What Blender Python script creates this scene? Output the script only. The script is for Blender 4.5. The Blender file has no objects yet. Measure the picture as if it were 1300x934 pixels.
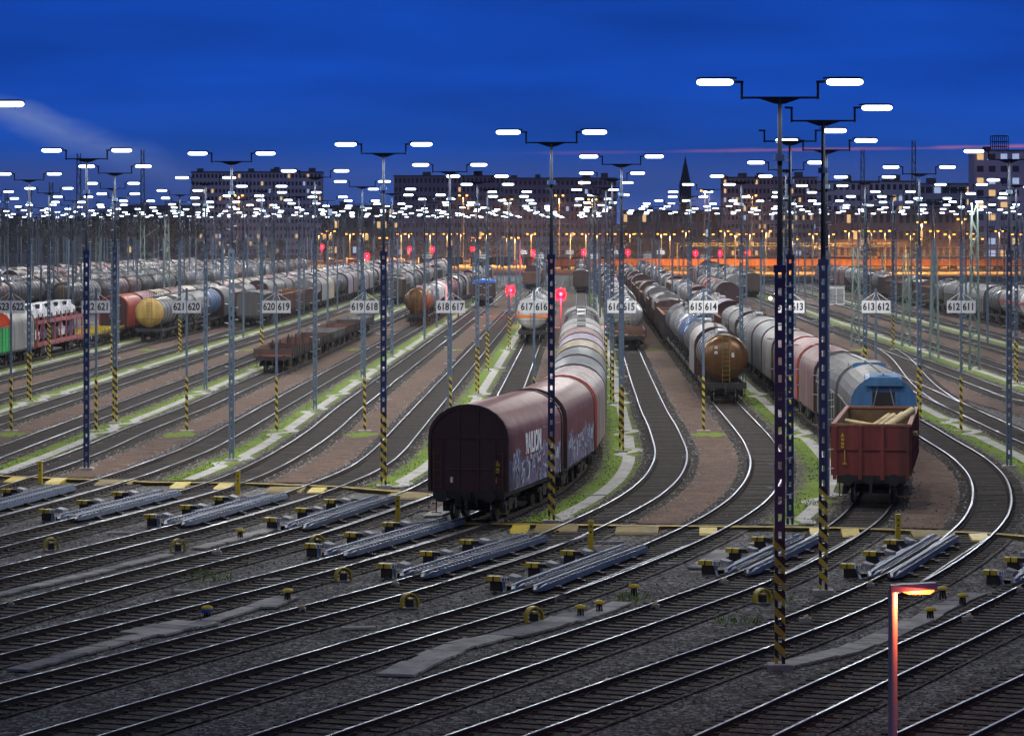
import bpy, math, random
from mathutils import Vector, Matrix
random.seed(7)
R = math.radians
F, CH, HY, CX = 4100.0, 10.4, 295.0, 650.0      # focal length in photo px, eye height, horizon row, centre column
scn = bpy.context.scene
COL = scn.collection
# ------------------------------------------------------------------ camera
cd = bpy.data.cameras.new('camera'); cam = bpy.data.objects.new('camera', cd); COL.objects.link(cam)
cam.location = (0, 0, CH); cam.rotation_euler = (R(90), 0, 0)
cd.sensor_width = 36; cd.lens = 36*F/1300; cd.shift_y = -(467-HY)/1300
cd.clip_start = 1; cd.clip_end = 30000
scn.camera = cam
# ------------------------------------------------------------------ sky (dusk)
W = bpy.data.worlds.new('World'); scn.world = W; W.use_nodes = True
nt = W.node_tree; nt.nodes.clear(); N = nt.nodes; L = nt.links
def wn(t, **k):
    n = N.new(t)
    for a, b in k.items(): setattr(n, a, b)
    return n
def wm(op, a, b=None, c=None, clamp=False):
    n = N.new('ShaderNodeMath'); n.operation = op; n.use_clamp = clamp
    for i, v in enumerate((a, b, c)):
        if v is None: continue
        if isinstance(v, (int, float)): n.inputs[i].default_value = v
        else: L.new(v, n.inputs[i])
    return n.outputs[0]
def wmix(f, a, b, mode='MIX'):
    n = N.new('ShaderNodeMix'); n.data_type = 'RGBA'; n.blend_type = mode
    for s, v in ((0, f), (6, a), (7, b)):
        if hasattr(v, 'links'): L.new(v, n.inputs[s])
        elif s == 0: n.inputs[0].default_value = v
        else: n.inputs[s].default_value = (*v, 1)
    return n.outputs[2]
tc = wn('ShaderNodeTexCoord'); sp = wn('ShaderNodeSeparateXYZ'); L.new(tc.outputs['Generated'], sp.inputs[0])
az = wm('DIVIDE', sp.outputs[0], wm('MAXIMUM', wm('ABSOLUTE', sp.outputs[1]), 0.05))   # tan of azimuth
el = sp.outputs[2]
rmp = wn('ShaderNodeValToRGB'); L.new(wm('MULTIPLY_ADD', el, 5.0, 0.1, clamp=True), rmp.inputs[0])
cr = rmp.color_ramp
stops = [(0.0, (.030, .040, .10)), (0.10, (.060, .110, .36)), (0.16, (.030, .088, .37)), (0.225, (.006, .072, .42)),
         (0.33, (.0004, .062, .46)), (0.46, (.0, .054, .42)), (0.62, (.012, .045, .22)), (1.0, (.060, .075, .130))]
while len(cr.elements) < len(stops): cr.elements.new(0.5)
for e, (p, c) in zip(cr.elements, stops): e.position = p; e.color = (*c, 1)
sky = wn('ShaderNodeTexSky', sky_type='NISHITA'); sky.sun_disc = False; sky.sun_elevation = R(6.0); sky.sun_rotation = R(180)
skc = wmix(0.0012, rmp.outputs[0], sky.outputs[0], 'ADD')
# broad soft clouds
vec = wn('ShaderNodeCombineXYZ'); L.new(wm('MULTIPLY', az, 5.0), vec.inputs[0]); L.new(wm('MULTIPLY', el, 34.0), vec.inputs[1])
n1 = wn('ShaderNodeTexNoise'); n1.inputs['Scale'].default_value = 1.3; n1.inputs['Detail'].default_value = 5; L.new(vec.outputs[0], n1.inputs['Vector'])
dk = wn('ShaderNodeMapRange'); L.new(n1.outputs[0], dk.inputs[0])
for i, v in ((1, .35), (2, .72), (3, 1.16), (4, .68)): dk.inputs[i].default_value = v
skc = wmix(1.0, skc, dk.outputs[0], 'MULTIPLY')
# violet bank low over the town
vio = wm('MULTIPLY', wm('SMOOTH_MAX', wm('SUBTRACT', 1.0, wm('MULTIPLY', wm('ABSOLUTE', wm('SUBTRACT', el, 0.018)), 110.0)), 0.0, 0.2), wm('MULTIPLY', n1.outputs[0], 0.55))
skc = wmix(wm('MINIMUM', vio, 1.0), skc, (.075, .115, .36))
# pale smoke plume drifting at the left
vp = wn('ShaderNodeCombineXYZ'); L.new(wm('MULTIPLY', az, 28.0), vp.inputs[0]); L.new(wm('MULTIPLY', el, 90.0), vp.inputs[1])
n2 = wn('ShaderNodeTexNoise'); n2.inputs['Scale'].default_value = 1.4; n2.inputs['Detail'].default_value = 6; L.new(vp.outputs[0], n2.inputs['Vector'])
cen = wm('ADD', wm('MULTIPLY_ADD', az, -0.38, -0.0222), wm('MULTIPLY', wm('SUBTRACT', n2.outputs[0], .5), .010))
dis = wm('DIVIDE', wm('ABSOLUTE', wm('SUBTRACT', el, cen)), 0.0068)
pl = wm('MULTIPLY', wm('SUBTRACT', 1.0, dis, clamp=True), wm('MULTIPLY', wm('SUBTRACT', -0.095, az), 22.0, clamp=True))
skc = wmix(wm('MULTIPLY', pl, wm('MULTIPLY', n2.outputs[0], 1.5)), skc, (.15, .23, .54))
# thin pink streak
v3 = wn('ShaderNodeCombineXYZ'); L.new(wm('MULTIPLY', az, 45.0), v3.inputs[0]); L.new(wm('MULTIPLY', el, 300.0), v3.inputs[1])
n3 = wn('ShaderNodeTexNoise'); n3.inputs['Scale'].default_value = .8; n3.inputs['Detail'].default_value = 3; L.new(v3.outputs[0], n3.inputs['Vector'])
sc_ = wm('MULTIPLY_ADD', az, 0.012, 0.0244)
ds = wm('DIVIDE', wm('ABSOLUTE', wm('SUBTRACT', el, sc_)), wm('MULTIPLY_ADD', n3.outputs[0], 0.0012, 0.0001))
st = wm('MULTIPLY', wm('SUBTRACT', 1.0, ds, clamp=True), wm('MULTIPLY_ADD', wm('ADD', az, -0.01), 7.0, 0.12, clamp=True))
st = wm('MULTIPLY', st, wm('MULTIPLY', wm('SUBTRACT', n3.outputs[0], .32), 4.0, clamp=True))
skc = wmix(wm('MULTIPLY', st, .55), skc, (.75, .22, .25))
bg = wn('ShaderNodeBackground'); bg.inputs[1].default_value = 1.0; L.new(skc, bg.inputs[0])
wo = wn('ShaderNodeOutputWorld'); L.new(bg.outputs[0], wo.inputs[0])
# ------------------------------------------------------------------ faint afterglow (the sun is at the horizon)
sd = bpy.data.lights.new('sun', 'SUN'); sd.energy = 0.10; sd.angle = R(20); sd.color = (.62, .74, 1.0)
sun = bpy.data.objects.new('sun', sd); COL.objects.link(sun); sun.rotation_euler = (R(38), R(14), 0)
scn.view_settings.view_transform = 'Standard'; scn.view_settings.look = 'None'
scn.view_settings.exposure = 0.0; scn.view_settings.gamma = 1
scn.cycles.use_denoising = True
scn.cycles.max_bounces = 4; scn.cycles.diffuse_bounces = 2; scn.cycles.glossy_bounces = 2
scn.cycles.volume_bounces = 0; scn.cycles.adaptive_threshold = .04; scn.cycles.use_adaptive_sampling = True; scn.cycles.sample_clamp_indirect = 4
LAMP = 6.0       # radiance of the white yard lamps
YL = bpy.data.lights.new('yard_light', 'SPOT'); YL.energy = 2150; YL.color = (1., .98, .95); YL.spot_size = R(168); YL.spot_blend = .35; YL.shadow_soft_size = .12
YL3 = YL.copy(); YL3.energy = 600; YL4 = YL.copy(); YL4.energy = 1300
YL2 = YL.copy(); YL2.energy = 4000; YL2.shadow_soft_size = .3
def add_light(data, parent, loc, rot=(0, 0, 0)):
    o = bpy.data.objects.new('lamp_light', data); COL.objects.link(o); o.parent = parent; o.location = loc; o.rotation_euler = rot; return o
# ------------------------------------------------------------------ materials
MATS = {}
def mat(name, col=(.5, .5, .5), rough=.6, metal=0., var=.25, scale=3., dirt=None, bump=0., objcol=False, emit=None, streak=False, spec=.5, coords='Object', bscale=None):
    if name in MATS: return MATS[name]
    m = bpy.data.materials.new(name); m.use_nodes = True; MATS[name] = m
    t = m.node_tree; b = t.nodes['Principled BSDF']
    b.inputs['Roughness'].default_value = rough; b.inputs['Metallic'].default_value = metal
    b.inputs['Specular IOR Level'].default_value = spec
    if emit:
        b.inputs['Base Color'].default_value = (*emit[0], 1); b.inputs['Emission Color'].default_value = (*emit[0], 1); b.inputs['Emission Strength'].default_value = emit[1]
        return m
    c = t.nodes.new('ShaderNodeTexCoord'); mp = t.nodes.new('ShaderNodeMapping'); t.links.new(c.outputs[coords], mp.inputs[0])
    if streak: mp.inputs['Scale'].default_value = (1, 1, .18)
    nz = t.nodes.new('ShaderNodeTexNoise'); nz.inputs['Scale'].default_value = scale; nz.inputs['Detail'].default_value = 6; nz.inputs['Roughness'].default_value = .65
    if objcol:
        oi = t.nodes.new('ShaderNodeObjectInfo'); src = oi.outputs['Color']
        ad = t.nodes.new('ShaderNodeVectorMath'); ad.operation = 'ADD'; t.links.new(mp.outputs[0], ad.inputs[0])
        ml = t.nodes.new('ShaderNodeMath'); ml.operation = 'MULTIPLY'; ml.inputs[1].default_value = 57.; t.links.new(oi.outputs['Random'], ml.inputs[0]); t.links.new(ml.outputs[0], ad.inputs[1])
        t.links.new(ad.outputs[0], nz.inputs['Vector'])
    else:
        rg = t.nodes.new('ShaderNodeRGB'); rg.outputs[0].default_value = (*col, 1); src = rg.outputs[0]
        t.links.new(mp.outputs[0], nz.inputs['Vector'])
    mr = t.nodes.new('ShaderNodeMapRange'); t.links.new(nz.outputs[0], mr.inputs[0])
    mr.inputs[1].default_value = .3; mr.inputs[2].default_value = .7; mr.inputs[3].default_value = 1-var; mr.inputs[4].default_value = 1+var*.6
    mx = t.nodes.new('ShaderNodeMix'); mx.data_type = 'RGBA'; mx.blend_type = 'MULTIPLY'; mx.inputs[0].default_value = 1
    t.links.new(src, mx.inputs[6]); t.links.new(mr.outputs[0], mx.inputs[7]); out = mx.outputs[2]
    if dirt:
        n_ = t.nodes.new('ShaderNodeTexNoise'); n_.inputs['Scale'].default_value = scale*.45; n_.inputs['Detail'].default_value = 8; n_.inputs['Roughness'].default_value = .7
        t.links.new(nz.inputs['Vector'].links[0].from_socket, n_.inputs['Vector'])
        r_ = t.nodes.new('ShaderNodeMapRange'); t.links.new(n_.outputs[0], r_.inputs[0]); r_.inputs[1].default_value = .46; r_.inputs[2].default_value = .68; r_.inputs[4].default_value = dirt[1]
        m2 = t.nodes.new('ShaderNodeMix'); m2.data_type = 'RGBA'; t.links.new(r_.outputs[0], m2.inputs[0]); t.links.new(out, m2.inputs[6]); m2.inputs[7].default_value = (*dirt[0], 1); out = m2.outputs[2]
    t.links.new(out, b.inputs['Base Color'])
    if bump:
        nb = t.nodes.new('ShaderNodeTexNoise'); nb.inputs['Scale'].default_value = bscale or scale*4; nb.inputs['Detail'].default_value = 5; t.links.new(mp.outputs[0], nb.inputs['Vector'])
        bp = t.nodes.new('ShaderNodeBump'); bp.inputs['Strength'].default_value = bump; bp.inputs['Distance'].default_value = .1
        t.links.new(nb.outputs[0], bp.inputs['Height']); t.links.new(bp.outputs[0], b.inputs['Normal'])
    return m
GRIME = (.035, .028, .022)
M_tarp = mat('tarpaulin', objcol=True, rough=.5, var=.5, scale=2.2, dirt=(GRIME, .7), streak=True, bump=.35, bscale=2.5)
M_paint = mat('wagon_paint', objcol=True, rough=.5, var=.35, scale=1.8, dirt=(GRIME, .6), streak=True)
M_tank = mat('tank_paint', objcol=True, rough=.4, var=.4, scale=1.4, dirt=(GRIME, .5), metal=.25, streak=True)
M_chrome = mat('tank_steel', objcol=True, rough=.26, metal=.75, var=.25, scale=1.2, dirt=(GRIME, .35))
M_dark = mat('dark_iron', (.018, .016, .016), rough=.6, var=.4)
M_wheel = mat('wheel_steel', (.035, .028, .025), rough=.45, metal=.5)
M_rail = mat('rail_head', (.50, .53, .58), rough=.34, metal=1., var=.08, scale=1.0)
M_railside = mat('rail_rust', (.035, .024, .018), rough=.75, var=.3)
M_sleeper = mat('sleeper', (.045, .037, .032), rough=.85, var=.45, scale=5., coords='Object')
M_navy = mat('mast_navy', (.030, .055, .15), rough=.38, metal=.3, var=.2)
M_grey = mat('mast_grey', (.13, .19, .26), rough=.4, metal=.4, var=.2)
M_green = mat('lattice_green', (.16, .22, .20), rough=.5, metal=.3, var=.3)
M_arm = mat('arm_dark', (.016, .022, .038), rough=.75, spec=.2)
M_black = mat('black_paint', (.015, .014, .013), rough=.5)
M_yel = mat('yellow_paint', (.62, .46, .015), rough=.45, var=.3, scale=6, dirt=((.09, .07, .03), .5))
M_yeld = mat('worn_yellow', (.24, .165, .025), rough=.7, var=.4, scale=3, dirt=((.06, .055, .045), .85))
M_white = mat('white_paint', (.86, .87, .88), rough=.5, var=.1)
M_conc = mat('concrete', (.46, .45, .43), rough=.85, var=.3, scale=2.5, dirt=((.09, .085, .075), .6), coords='Object')
M_concd = mat('concrete_dark', (.27, .27, .28), rough=.85, var=.35, scale=2.5, dirt=((.05, .05, .05), .7))
M_ret = mat('retarder_steel', (.12, .17, .27), rough=.45, metal=.35, var=.3, scale=4, dirt=((.05, .05, .06), .5))
M_retgrey = mat('worn_steel', (.34, .34, .36), rough=.4, metal=.6, var=.3, scale=5, dirt=((.07, .06, .05), .6))
M_cover = mat('pale_cover', (.36, .37, .38), rough=.6, var=.35, scale=4, dirt=((.08, .08, .08), .5))
M_lens = mat('lamp_lens', emit=((.80, .90, 1.), LAMP), rough=.4)
M_org = mat('sodium_lens', emit=((1., .38, .05), 7.), rough=.4)
M_orgs = mat('street_sodium_lens', emit=((1., .36, .05), 6.), rough=.4)
M_red = mat('signal_red', emit=((1., .001, .004), 3.), rough=.4)
M_warm = mat('warm_lens', emit=((1., .75, .40), 12.), rough=.4)
M_wood = mat('pale_wood', (.62, .50, .28), rough=.8, var=.25)
M_plastic_blue = mat('blue_cabinet', (.02, .10, .55), rough=.5)
M_inside = mat('rusty_inside', (.13, .075, .035), rough=.8, var=.5, scale=1.5)
M_glass = mat('dark_glass', (.02, .025, .035), rough=.12, var=.1)

def groundmat(name, c1, c2, c3, fine, big, bump=.6):
    """granular ground: stone-sized cells of three tones over broad patches"""
    m = bpy.data.materials.new(name); m.use_nodes = True; MATS[name] = m
    t = m.node_tree; b = t.nodes['Principled BSDF']; b.inputs['Roughness'].default_value = .9; b.inputs['Specular IOR Level'].default_value = .25
    c = t.nodes.new('ShaderNodeTexCoord')
    v = t.nodes.new('ShaderNodeTexVoronoi'); v.inputs['Scale'].default_value = fine; t.links.new(c.outputs['Object'], v.inputs['Vector'])
    rp = t.nodes.new('ShaderNodeValToRGB'); sx = t.nodes.new('ShaderNodeSeparateColor'); t.links.new(v.outputs['Color'], sx.inputs[0]); t.links.new(sx.outputs[0], rp.inputs[0])
    e = rp.color_ramp.elements; e[0].color = (*c1, 1); e[1].color = (*c3, 1); q = e.new(.55); q.color = (*c2, 1)
    n = t.nodes.new('ShaderNodeTexNoise'); n.inputs['Scale'].default_value = big*1.4; n.inputs['Detail'].default_value = 10; n.inputs['Roughness'].default_value = .82; t.links.new(c.outputs['Object'], n.inputs['Vector'])
    mr = t.nodes.new('ShaderNodeMapRange'); t.links.new(n.outputs[0], mr.inputs[0]); mr.inputs[1].default_value = .3; mr.inputs[2].default_value = .72; mr.inputs[3].default_value = .38; mr.inputs[4].default_value = 1.65
    mx = t.nodes.new('ShaderNodeMix'); mx.data_type = 'RGBA'; mx.blend_type = 'MULTIPLY'; mx.inputs[0].default_value = 1
    t.links.new(rp.outputs[0], mx.inputs[6]); t.links.new(mr.outputs[0], mx.inputs[7]); t.links.new(mx.outputs[2], b.inputs['Base Color'])
    bp = t.nodes.new('ShaderNodeBump'); bp.inputs['Strength'].default_value = bump; bp.inputs['Distance'].default_value = .05
    t.links.new(v.outputs['Distance'], bp.inputs['Height']); t.links.new(bp.outputs[0], b.inputs['Normal'])
    return m, mx, b, t, c
M_ground = groundmat('yard_ground', (.028, .028, .030), (.090, .087, .086), (.34, .33, .32), 11, .35)[0]
M_ballast = groundmat('ballast', (.034, .030, .028), (.085, .074, .068), (.24, .22, .20), 11, .5)[0]
M_cinder = groundmat('cinder_path', (.080, .050, .038), (.118, .074, .055), (.19, .125, .095), 20, .6, .3)[0]
def verge_mat():
    m, mx, b, t, c = groundmat('verge_soil', (.05, .045, .038), (.085, .075, .06), (.14, .125, .10), 18, .6)
    MATS['verge'] = m
    n = t.nodes.new('ShaderNodeTexNoise'); n.inputs['Scale'].default_value = .8; n.inputs['Detail'].default_value = 8; n.inputs['Roughness'].default_value = .72; t.links.new(c.outputs['Object'], n.inputs['Vector'])
    uv = t.nodes.new('ShaderNodeSeparateXYZ'); t.links.new(c.outputs['UV'], uv.inputs[0])
    a = t.nodes.new('ShaderNodeMath'); a.operation = 'SUBTRACT'; t.links.new(uv.outputs[0], a.inputs[0]); a.inputs[1].default_value = .5
    a2 = t.nodes.new('ShaderNodeMath'); a2.operation = 'ABSOLUTE'; t.links.new(a.outputs[0], a2.inputs[0])
    s = t.nodes.new('ShaderNodeMath'); s.operation = 'MULTIPLY_ADD'; t.links.new(a2.outputs[0], s.inputs[0]); s.inputs[1].default_value = -.85; t.links.new(n.outputs[0], s.inputs[2])
    r = t.nodes.new('ShaderNodeMapRange'); t.links.new(s.outputs[0], r.inputs[0]); r.inputs[1].default_value = .12; r.inputs[2].default_value = .34
    n2 = t.nodes.new('ShaderNodeTexNoise'); n2.inputs['Scale'].default_value = 9; n2.inputs['Detail'].default_value = 6; t.links.new(c.outputs['Object'], n2.inputs['Vector'])
    rp = t.nodes.new('ShaderNodeValToRGB'); t.links.new(n2.outputs[0], rp.inputs[0]); e = rp.color_ramp.elements
    e[0].position = .3; e[0].color = (.080, .125, .012, 1); e[1].position = .7; e[1].color = (.22, .34, .035, 1)
    m2 = t.nodes.new('ShaderNodeMix'); m2.data_type = 'RGBA'; t.links.new(r.outputs[0], m2.inputs[0]); t.links.new(mx.outputs[2], m2.inputs[6]); t.links.new(rp.outputs[0], m2.inputs[7])
    t.links.new(m2.outputs[2], b.inputs['Base Color'])
    return m
M_verge = verge_mat()
def stripe_mat(name='hazard_stripes'):
    m = bpy.data.materials.new(name); m.use_nodes = True; t = m.node_tree; b = t.nodes['Principled BSDF']; b.inputs['Roughness'].default_value = .5
    c = t.nodes.new('ShaderNodeTexCoord'); s = t.nodes.new('ShaderNodeSeparateXYZ'); t.links.new(c.outputs['Object'], s.inputs[0])
    a = t.nodes.new('ShaderNodeMath'); a.operation = 'ADD'; t.links.new(s.outputs[0], a.inputs[0]); t.links.new(s.outputs[2], a.inputs[1])
    f = t.nodes.new('ShaderNodeMath'); f.operation = 'PINGPONG'; t.links.new(a.outputs[0], f.inputs[0]); f.inputs[1].default_value = .20
    g = t.nodes.new('ShaderNodeMath'); g.operation = 'GREATER_THAN'; t.links.new(f.outputs[0], g.inputs[0]); g.inputs[1].default_value = .1
    x = t.nodes.new('ShaderNodeMix'); x.data_type = 'RGBA'; t.links.new(g.outputs[0], x.inputs[0]); x.inputs[6].default_value = (.55, .42, .04, 1); x.inputs[7].default_value = (.012, .012, .015, 1)
    t.links.new(x.outputs[2], b.inputs['Base Color']); return m
M_stripe = stripe_mat()
def graffiti_mat():
    """maroon tarpaulin with sprayed blue, white and pink lettering blotches low on its sides"""
    m = bpy.data.materials.new('graffiti_tarp'); m.use_nodes = True; t = m.node_tree; b = t.nodes['Principled BSDF']; b.inputs['Roughness'].default_value = .42
    c = t.nodes.new('ShaderNodeTexCoord'); oi = t.nodes.new('ShaderNodeObjectInfo')
    s = t.nodes.new('ShaderNodeSeparateXYZ'); t.links.new(c.outputs['Object'], s.inputs[0])
    mp = t.nodes.new('ShaderNodeMapping'); mp.inputs['Scale'].default_value = (1, 1.6, .55); t.links.new(c.outputs['Object'], mp.inputs[0])
    v = t.nodes.new('ShaderNodeTexNoise'); v.inputs['Scale'].default_value = 1.1; v.inputs['Detail'].default_value = 1.5; v.inputs['Distortion'].default_value = 2.2; t.links.new(mp.outputs[0], v.inputs['Vector'])
    rp = t.nodes.new('ShaderNodeValToRGB'); t.links.new(v.outputs[0], rp.inputs[0]); rp.color_ramp.interpolation = 'CONSTANT'
    e = rp.color_ramp.elements; e[0].color = (.12, .18, .42, 1); e[1].position = .42; e[1].color = (.60, .68, .80, 1)
    for p, q in ((.47, (.04, .05, .12, 1)), (.53, (.13, .19, .36, 1)), (.60, (.35, .20, .28, 1)), (.66, (.05, .05, .09, 1))): k = e.new(p); k.color = q
    nz = t.nodes.new('ShaderNodeTexNoise'); nz.inputs['Scale'].default_value = .7; nz.inputs['Detail'].default_value = 3; t.links.new(c.outputs['Object'], nz.inputs['Vector'])
    h = t.nodes.new('ShaderNodeMath'); h.operation = 'MULTIPLY_ADD'; t.links.new(nz.outputs[0], h.inputs[0]); h.inputs[1].default_value = 1.8; h.inputs[2].default_value = 1.45
    g = t.nodes.new('ShaderNodeMath'); g.operation = 'LESS_THAN'; t.links.new(s.outputs[2], g.inputs[0]); t.links.new(h.outputs[0], g.inputs[1])
    g2 = t.nodes.new('ShaderNodeMath'); g2.operation = 'MULTIPLY'; t.links.new(g.outputs[0], g2.inputs[0]); g2.inputs[1].default_value = .8
    n2 = t.nodes.new('ShaderNodeTexNoise'); n2.inputs['Scale'].default_value = 2.2; n2.inputs['Detail'].default_value = 6; m3 = t.nodes.new('ShaderNodeMapping'); m3.inputs['Scale'].default_value = (1, 1, .2); t.links.new(c.outputs['Object'], m3.inputs[0]); t.links.new(m3.outputs[0], n2.inputs['Vector'])
    mr = t.nodes.new('ShaderNodeMapRange'); t.links.new(n2.outputs[0], mr.inputs[0]); mr.inputs[1].default_value = .3; mr.inputs[2].default_value = .7; mr.inputs[3].default_value = .55; mr.inputs[4].default_value = 1.2
    x = t.nodes.new('ShaderNodeMix'); x.data_type = 'RGBA'; t.links.new(g2.outputs[0], x.inputs[0]); t.links.new(oi.outputs['Color'], x.inputs[6]); t.links.new(rp.outputs[0], x.inputs[7])
    y = t.nodes.new('ShaderNodeMix'); y.data_type = 'RGBA'; y.blend_type = 'MULTIPLY'; y.inputs[0].default_value = 1; t.links.new(x.outputs[2], y.inputs[6]); t.links.new(mr.outputs[0], y.inputs[7])
    t.links.new(y.outputs[2], b.inputs['Base Color']); return m
M_graf = graffiti_mat()

# ------------------------------------------------------------------ mesh helpers
class MB:
    def __init__(s): s.v = []; s.f = []; s.m = []; s.mats = []; s.uv = None
    def mi(s, m):
        if m not in s.mats: s.mats.append(m)
        return s.mats.index(m)
    def add(s, vs, fs, m):
        b = len(s.v); i = s.mi(m); s.v += [tuple(p) for p in vs]
        for f in fs: s.f.append([b+k for k in f]); s.m.append(i)
    def box(s, x0, x1, y0, y1, z0, z1, m):
        s.add([(x0, y0, z0), (x1, y0, z0), (x1, y1, z0), (x0, y1, z0), (x0, y0, z1), (x1, y0, z1), (x1, y1, z1), (x0, y1, z1)],
              [(3, 2, 1, 0), (4, 5, 6, 7), (0, 1, 5, 4), (1, 2, 6, 5), (2, 3, 7, 6), (3, 0, 4, 7)], m)
    def bar(s, p, q, w, h, m):
        """rectangular bar from p to q, w across, h deep"""
        p = Vector(p); q = Vector(q); d = (q-p); d.normalize()
        up = Vector((0, 0, 1)) if abs(d.z) < .95 else Vector((0, 1, 0))
        a = d.cross(up).normalized(); b = a.cross(d).normalized(); vs = []
        for o in (p, q):
            for i, j in ((-1, -1), (1, -1), (1, 1), (-1, 1)): vs.append(o+a*(i*w/2)+b*(j*h/2))
        s.add(vs, [(3, 2, 1, 0), (4, 5, 6, 7), (0, 1, 5, 4), (1, 2, 6, 5), (2, 3, 7, 6), (3, 0, 4, 7)], m)
    def tube(s, p, q, r, m, n=8, r2=None):
        p = Vector(p); q = Vector(q); r2 = r if r2 is None else r2; d = (q-p).normalized()
        up = Vector((0, 0, 1)) if abs(d.z) < .95 else Vector((0, 1, 0))
        a = d.cross(up).normalized(); b = a.cross(d).normalized(); vs = []
        for o, rr in ((p, r), (q, r2)):
            for k in range(n): t = 2*math.pi*k/n; vs.append(o+a*(rr*math.cos(t))+b*(rr*math.sin(t)))
        fs = [(k, (k+1) % n, n+(k+1) % n, n+k) for k in range(n)] + [tuple(range(n-1, -1, -1)), tuple(range(n, 2*n))]
        s.add(vs, fs, m)
    def loft(s, rings, m, cap=True, closed=True):
        """rings of equal vertex count joined in turn"""
        n = len(rings[0]); vs = [p for r in rings for p in r]; fs = []
        for i in range(len(rings)-1):
            for k in range(n if closed else n-1):
                fs.append((i*n+k, i*n+(k+1) % n, (i+1)*n+(k+1) % n, (i+1)*n+k))
        if cap and closed: fs += [tuple(range(n-1, -1, -1)), tuple(range((len(rings)-1)*n, len(rings)*n))]
        s.add(vs, fs, m)
    def quad(s, a, b, c, d, m): s.add([a, b, c, d], [(0, 1, 2, 3)], m)
    def mesh(s, name, smooth=False):
        me = bpy.data.meshes.new(name); me.from_pydata(s.v, [], s.f)
        for m in s.mats: me.materials.append(m)
        me.polygons.foreach_set('material_index', s.m)
        if smooth:
            me.polygons.foreach_set('use_smooth', [True]*len(s.f))
            me.update()
            try: me.set_sharp_from_angle(angle=R(38))
            except Exception: pass
        me.update(); return me
    def build(s, name, parent=None, smooth=False, color=None):
        o = bpy.data.objects.new(name, s.mesh(name, smooth)); COL.objects.link(o)
        if parent: o.parent = parent
        if color: o.color = (*color, 1)
        return o
def empty(name, loc=(0, 0, 0), rz=0.):
    o = bpy.data.objects.new(name, None); COL.objects.link(o); o.location = loc; o.rotation_euler = (0, 0, rz); return o
def tag(o, label=None, cat=None, group=None, kind=None):
    if label: o['label'] = label
    if cat: o['category'] = cat
    if group: o['group'] = group
    if kind: o['kind'] = kind
    return o
CH_ = {}
def kids(o): return CH_.get(o.name) or [c for c in bpy.data.objects if c.parent == o]
def snap(o):
    """remember a finished prototype's children once, so copies are fast"""
    k = [c for c in bpy.data.objects if c.parent == o]; CH_[o.name] = k
    for c in k: snap(c)
LASTKIDS = {}
def CHILD(o): return LASTKIDS.get(o.name, [])
def copy_tree(o, parent=None):
    c = o.copy(); COL.objects.link(c)
    if parent: c.parent = parent; LASTKIDS.setdefault(parent.name, []).append(c)
    for k in CH_.get(o.name, []): copy_tree(k, c)
    return c
def drop(o):
    for k in CH_.get(o.name, []): drop(k)
    bpy.data.objects.remove(o)
TXT = {}
def text_mesh(body, size, m, bold=.012):
    k = (body, size, m.name)
    if k not in TXT:
        c = bpy.data.curves.new('lettering', 'FONT'); c.body = body; c.size = size; c.align_x = 'CENTER'; c.align_y = 'CENTER'; c.offset = bold; c.extrude = .004; c.resolution_u = 3
        o = bpy.data.objects.new('lettering', c); COL.objects.link(o)
        dg = bpy.context.evaluated_depsgraph_get(); me = bpy.data.meshes.new_from_object(o.evaluated_get(dg)); me.materials.clear(); me.materials.append(m)
        bpy.data.objects.remove(o); bpy.data.curves.remove(c); TXT[k] = me
    return TXT[k]
def px(x, y, z=0.):
    D = (CH-z)*F/(y-HY); return ((x-CX)*D/F, D)
ORD = ['first', 'second', 'third', 'fourth', 'fifth', 'sixth', 'seventh', 'eighth', 'ninth', 'tenth', 'eleventh', 'twelfth', 'thirteenth', 'fourteenth', 'fifteenth', 'sixteenth', 'seventeenth', 'eighteenth', 'nineteenth', 'twentieth',
       'twenty-first', 'twenty-second', 'twenty-third', 'twenty-fourth', 'twenty-fifth', 'twenty-sixth', 'twenty-seventh', 'twenty-eighth', 'twenty-ninth', 'thirtieth'] + [f'number {i}' for i in range(31, 80)]
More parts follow.
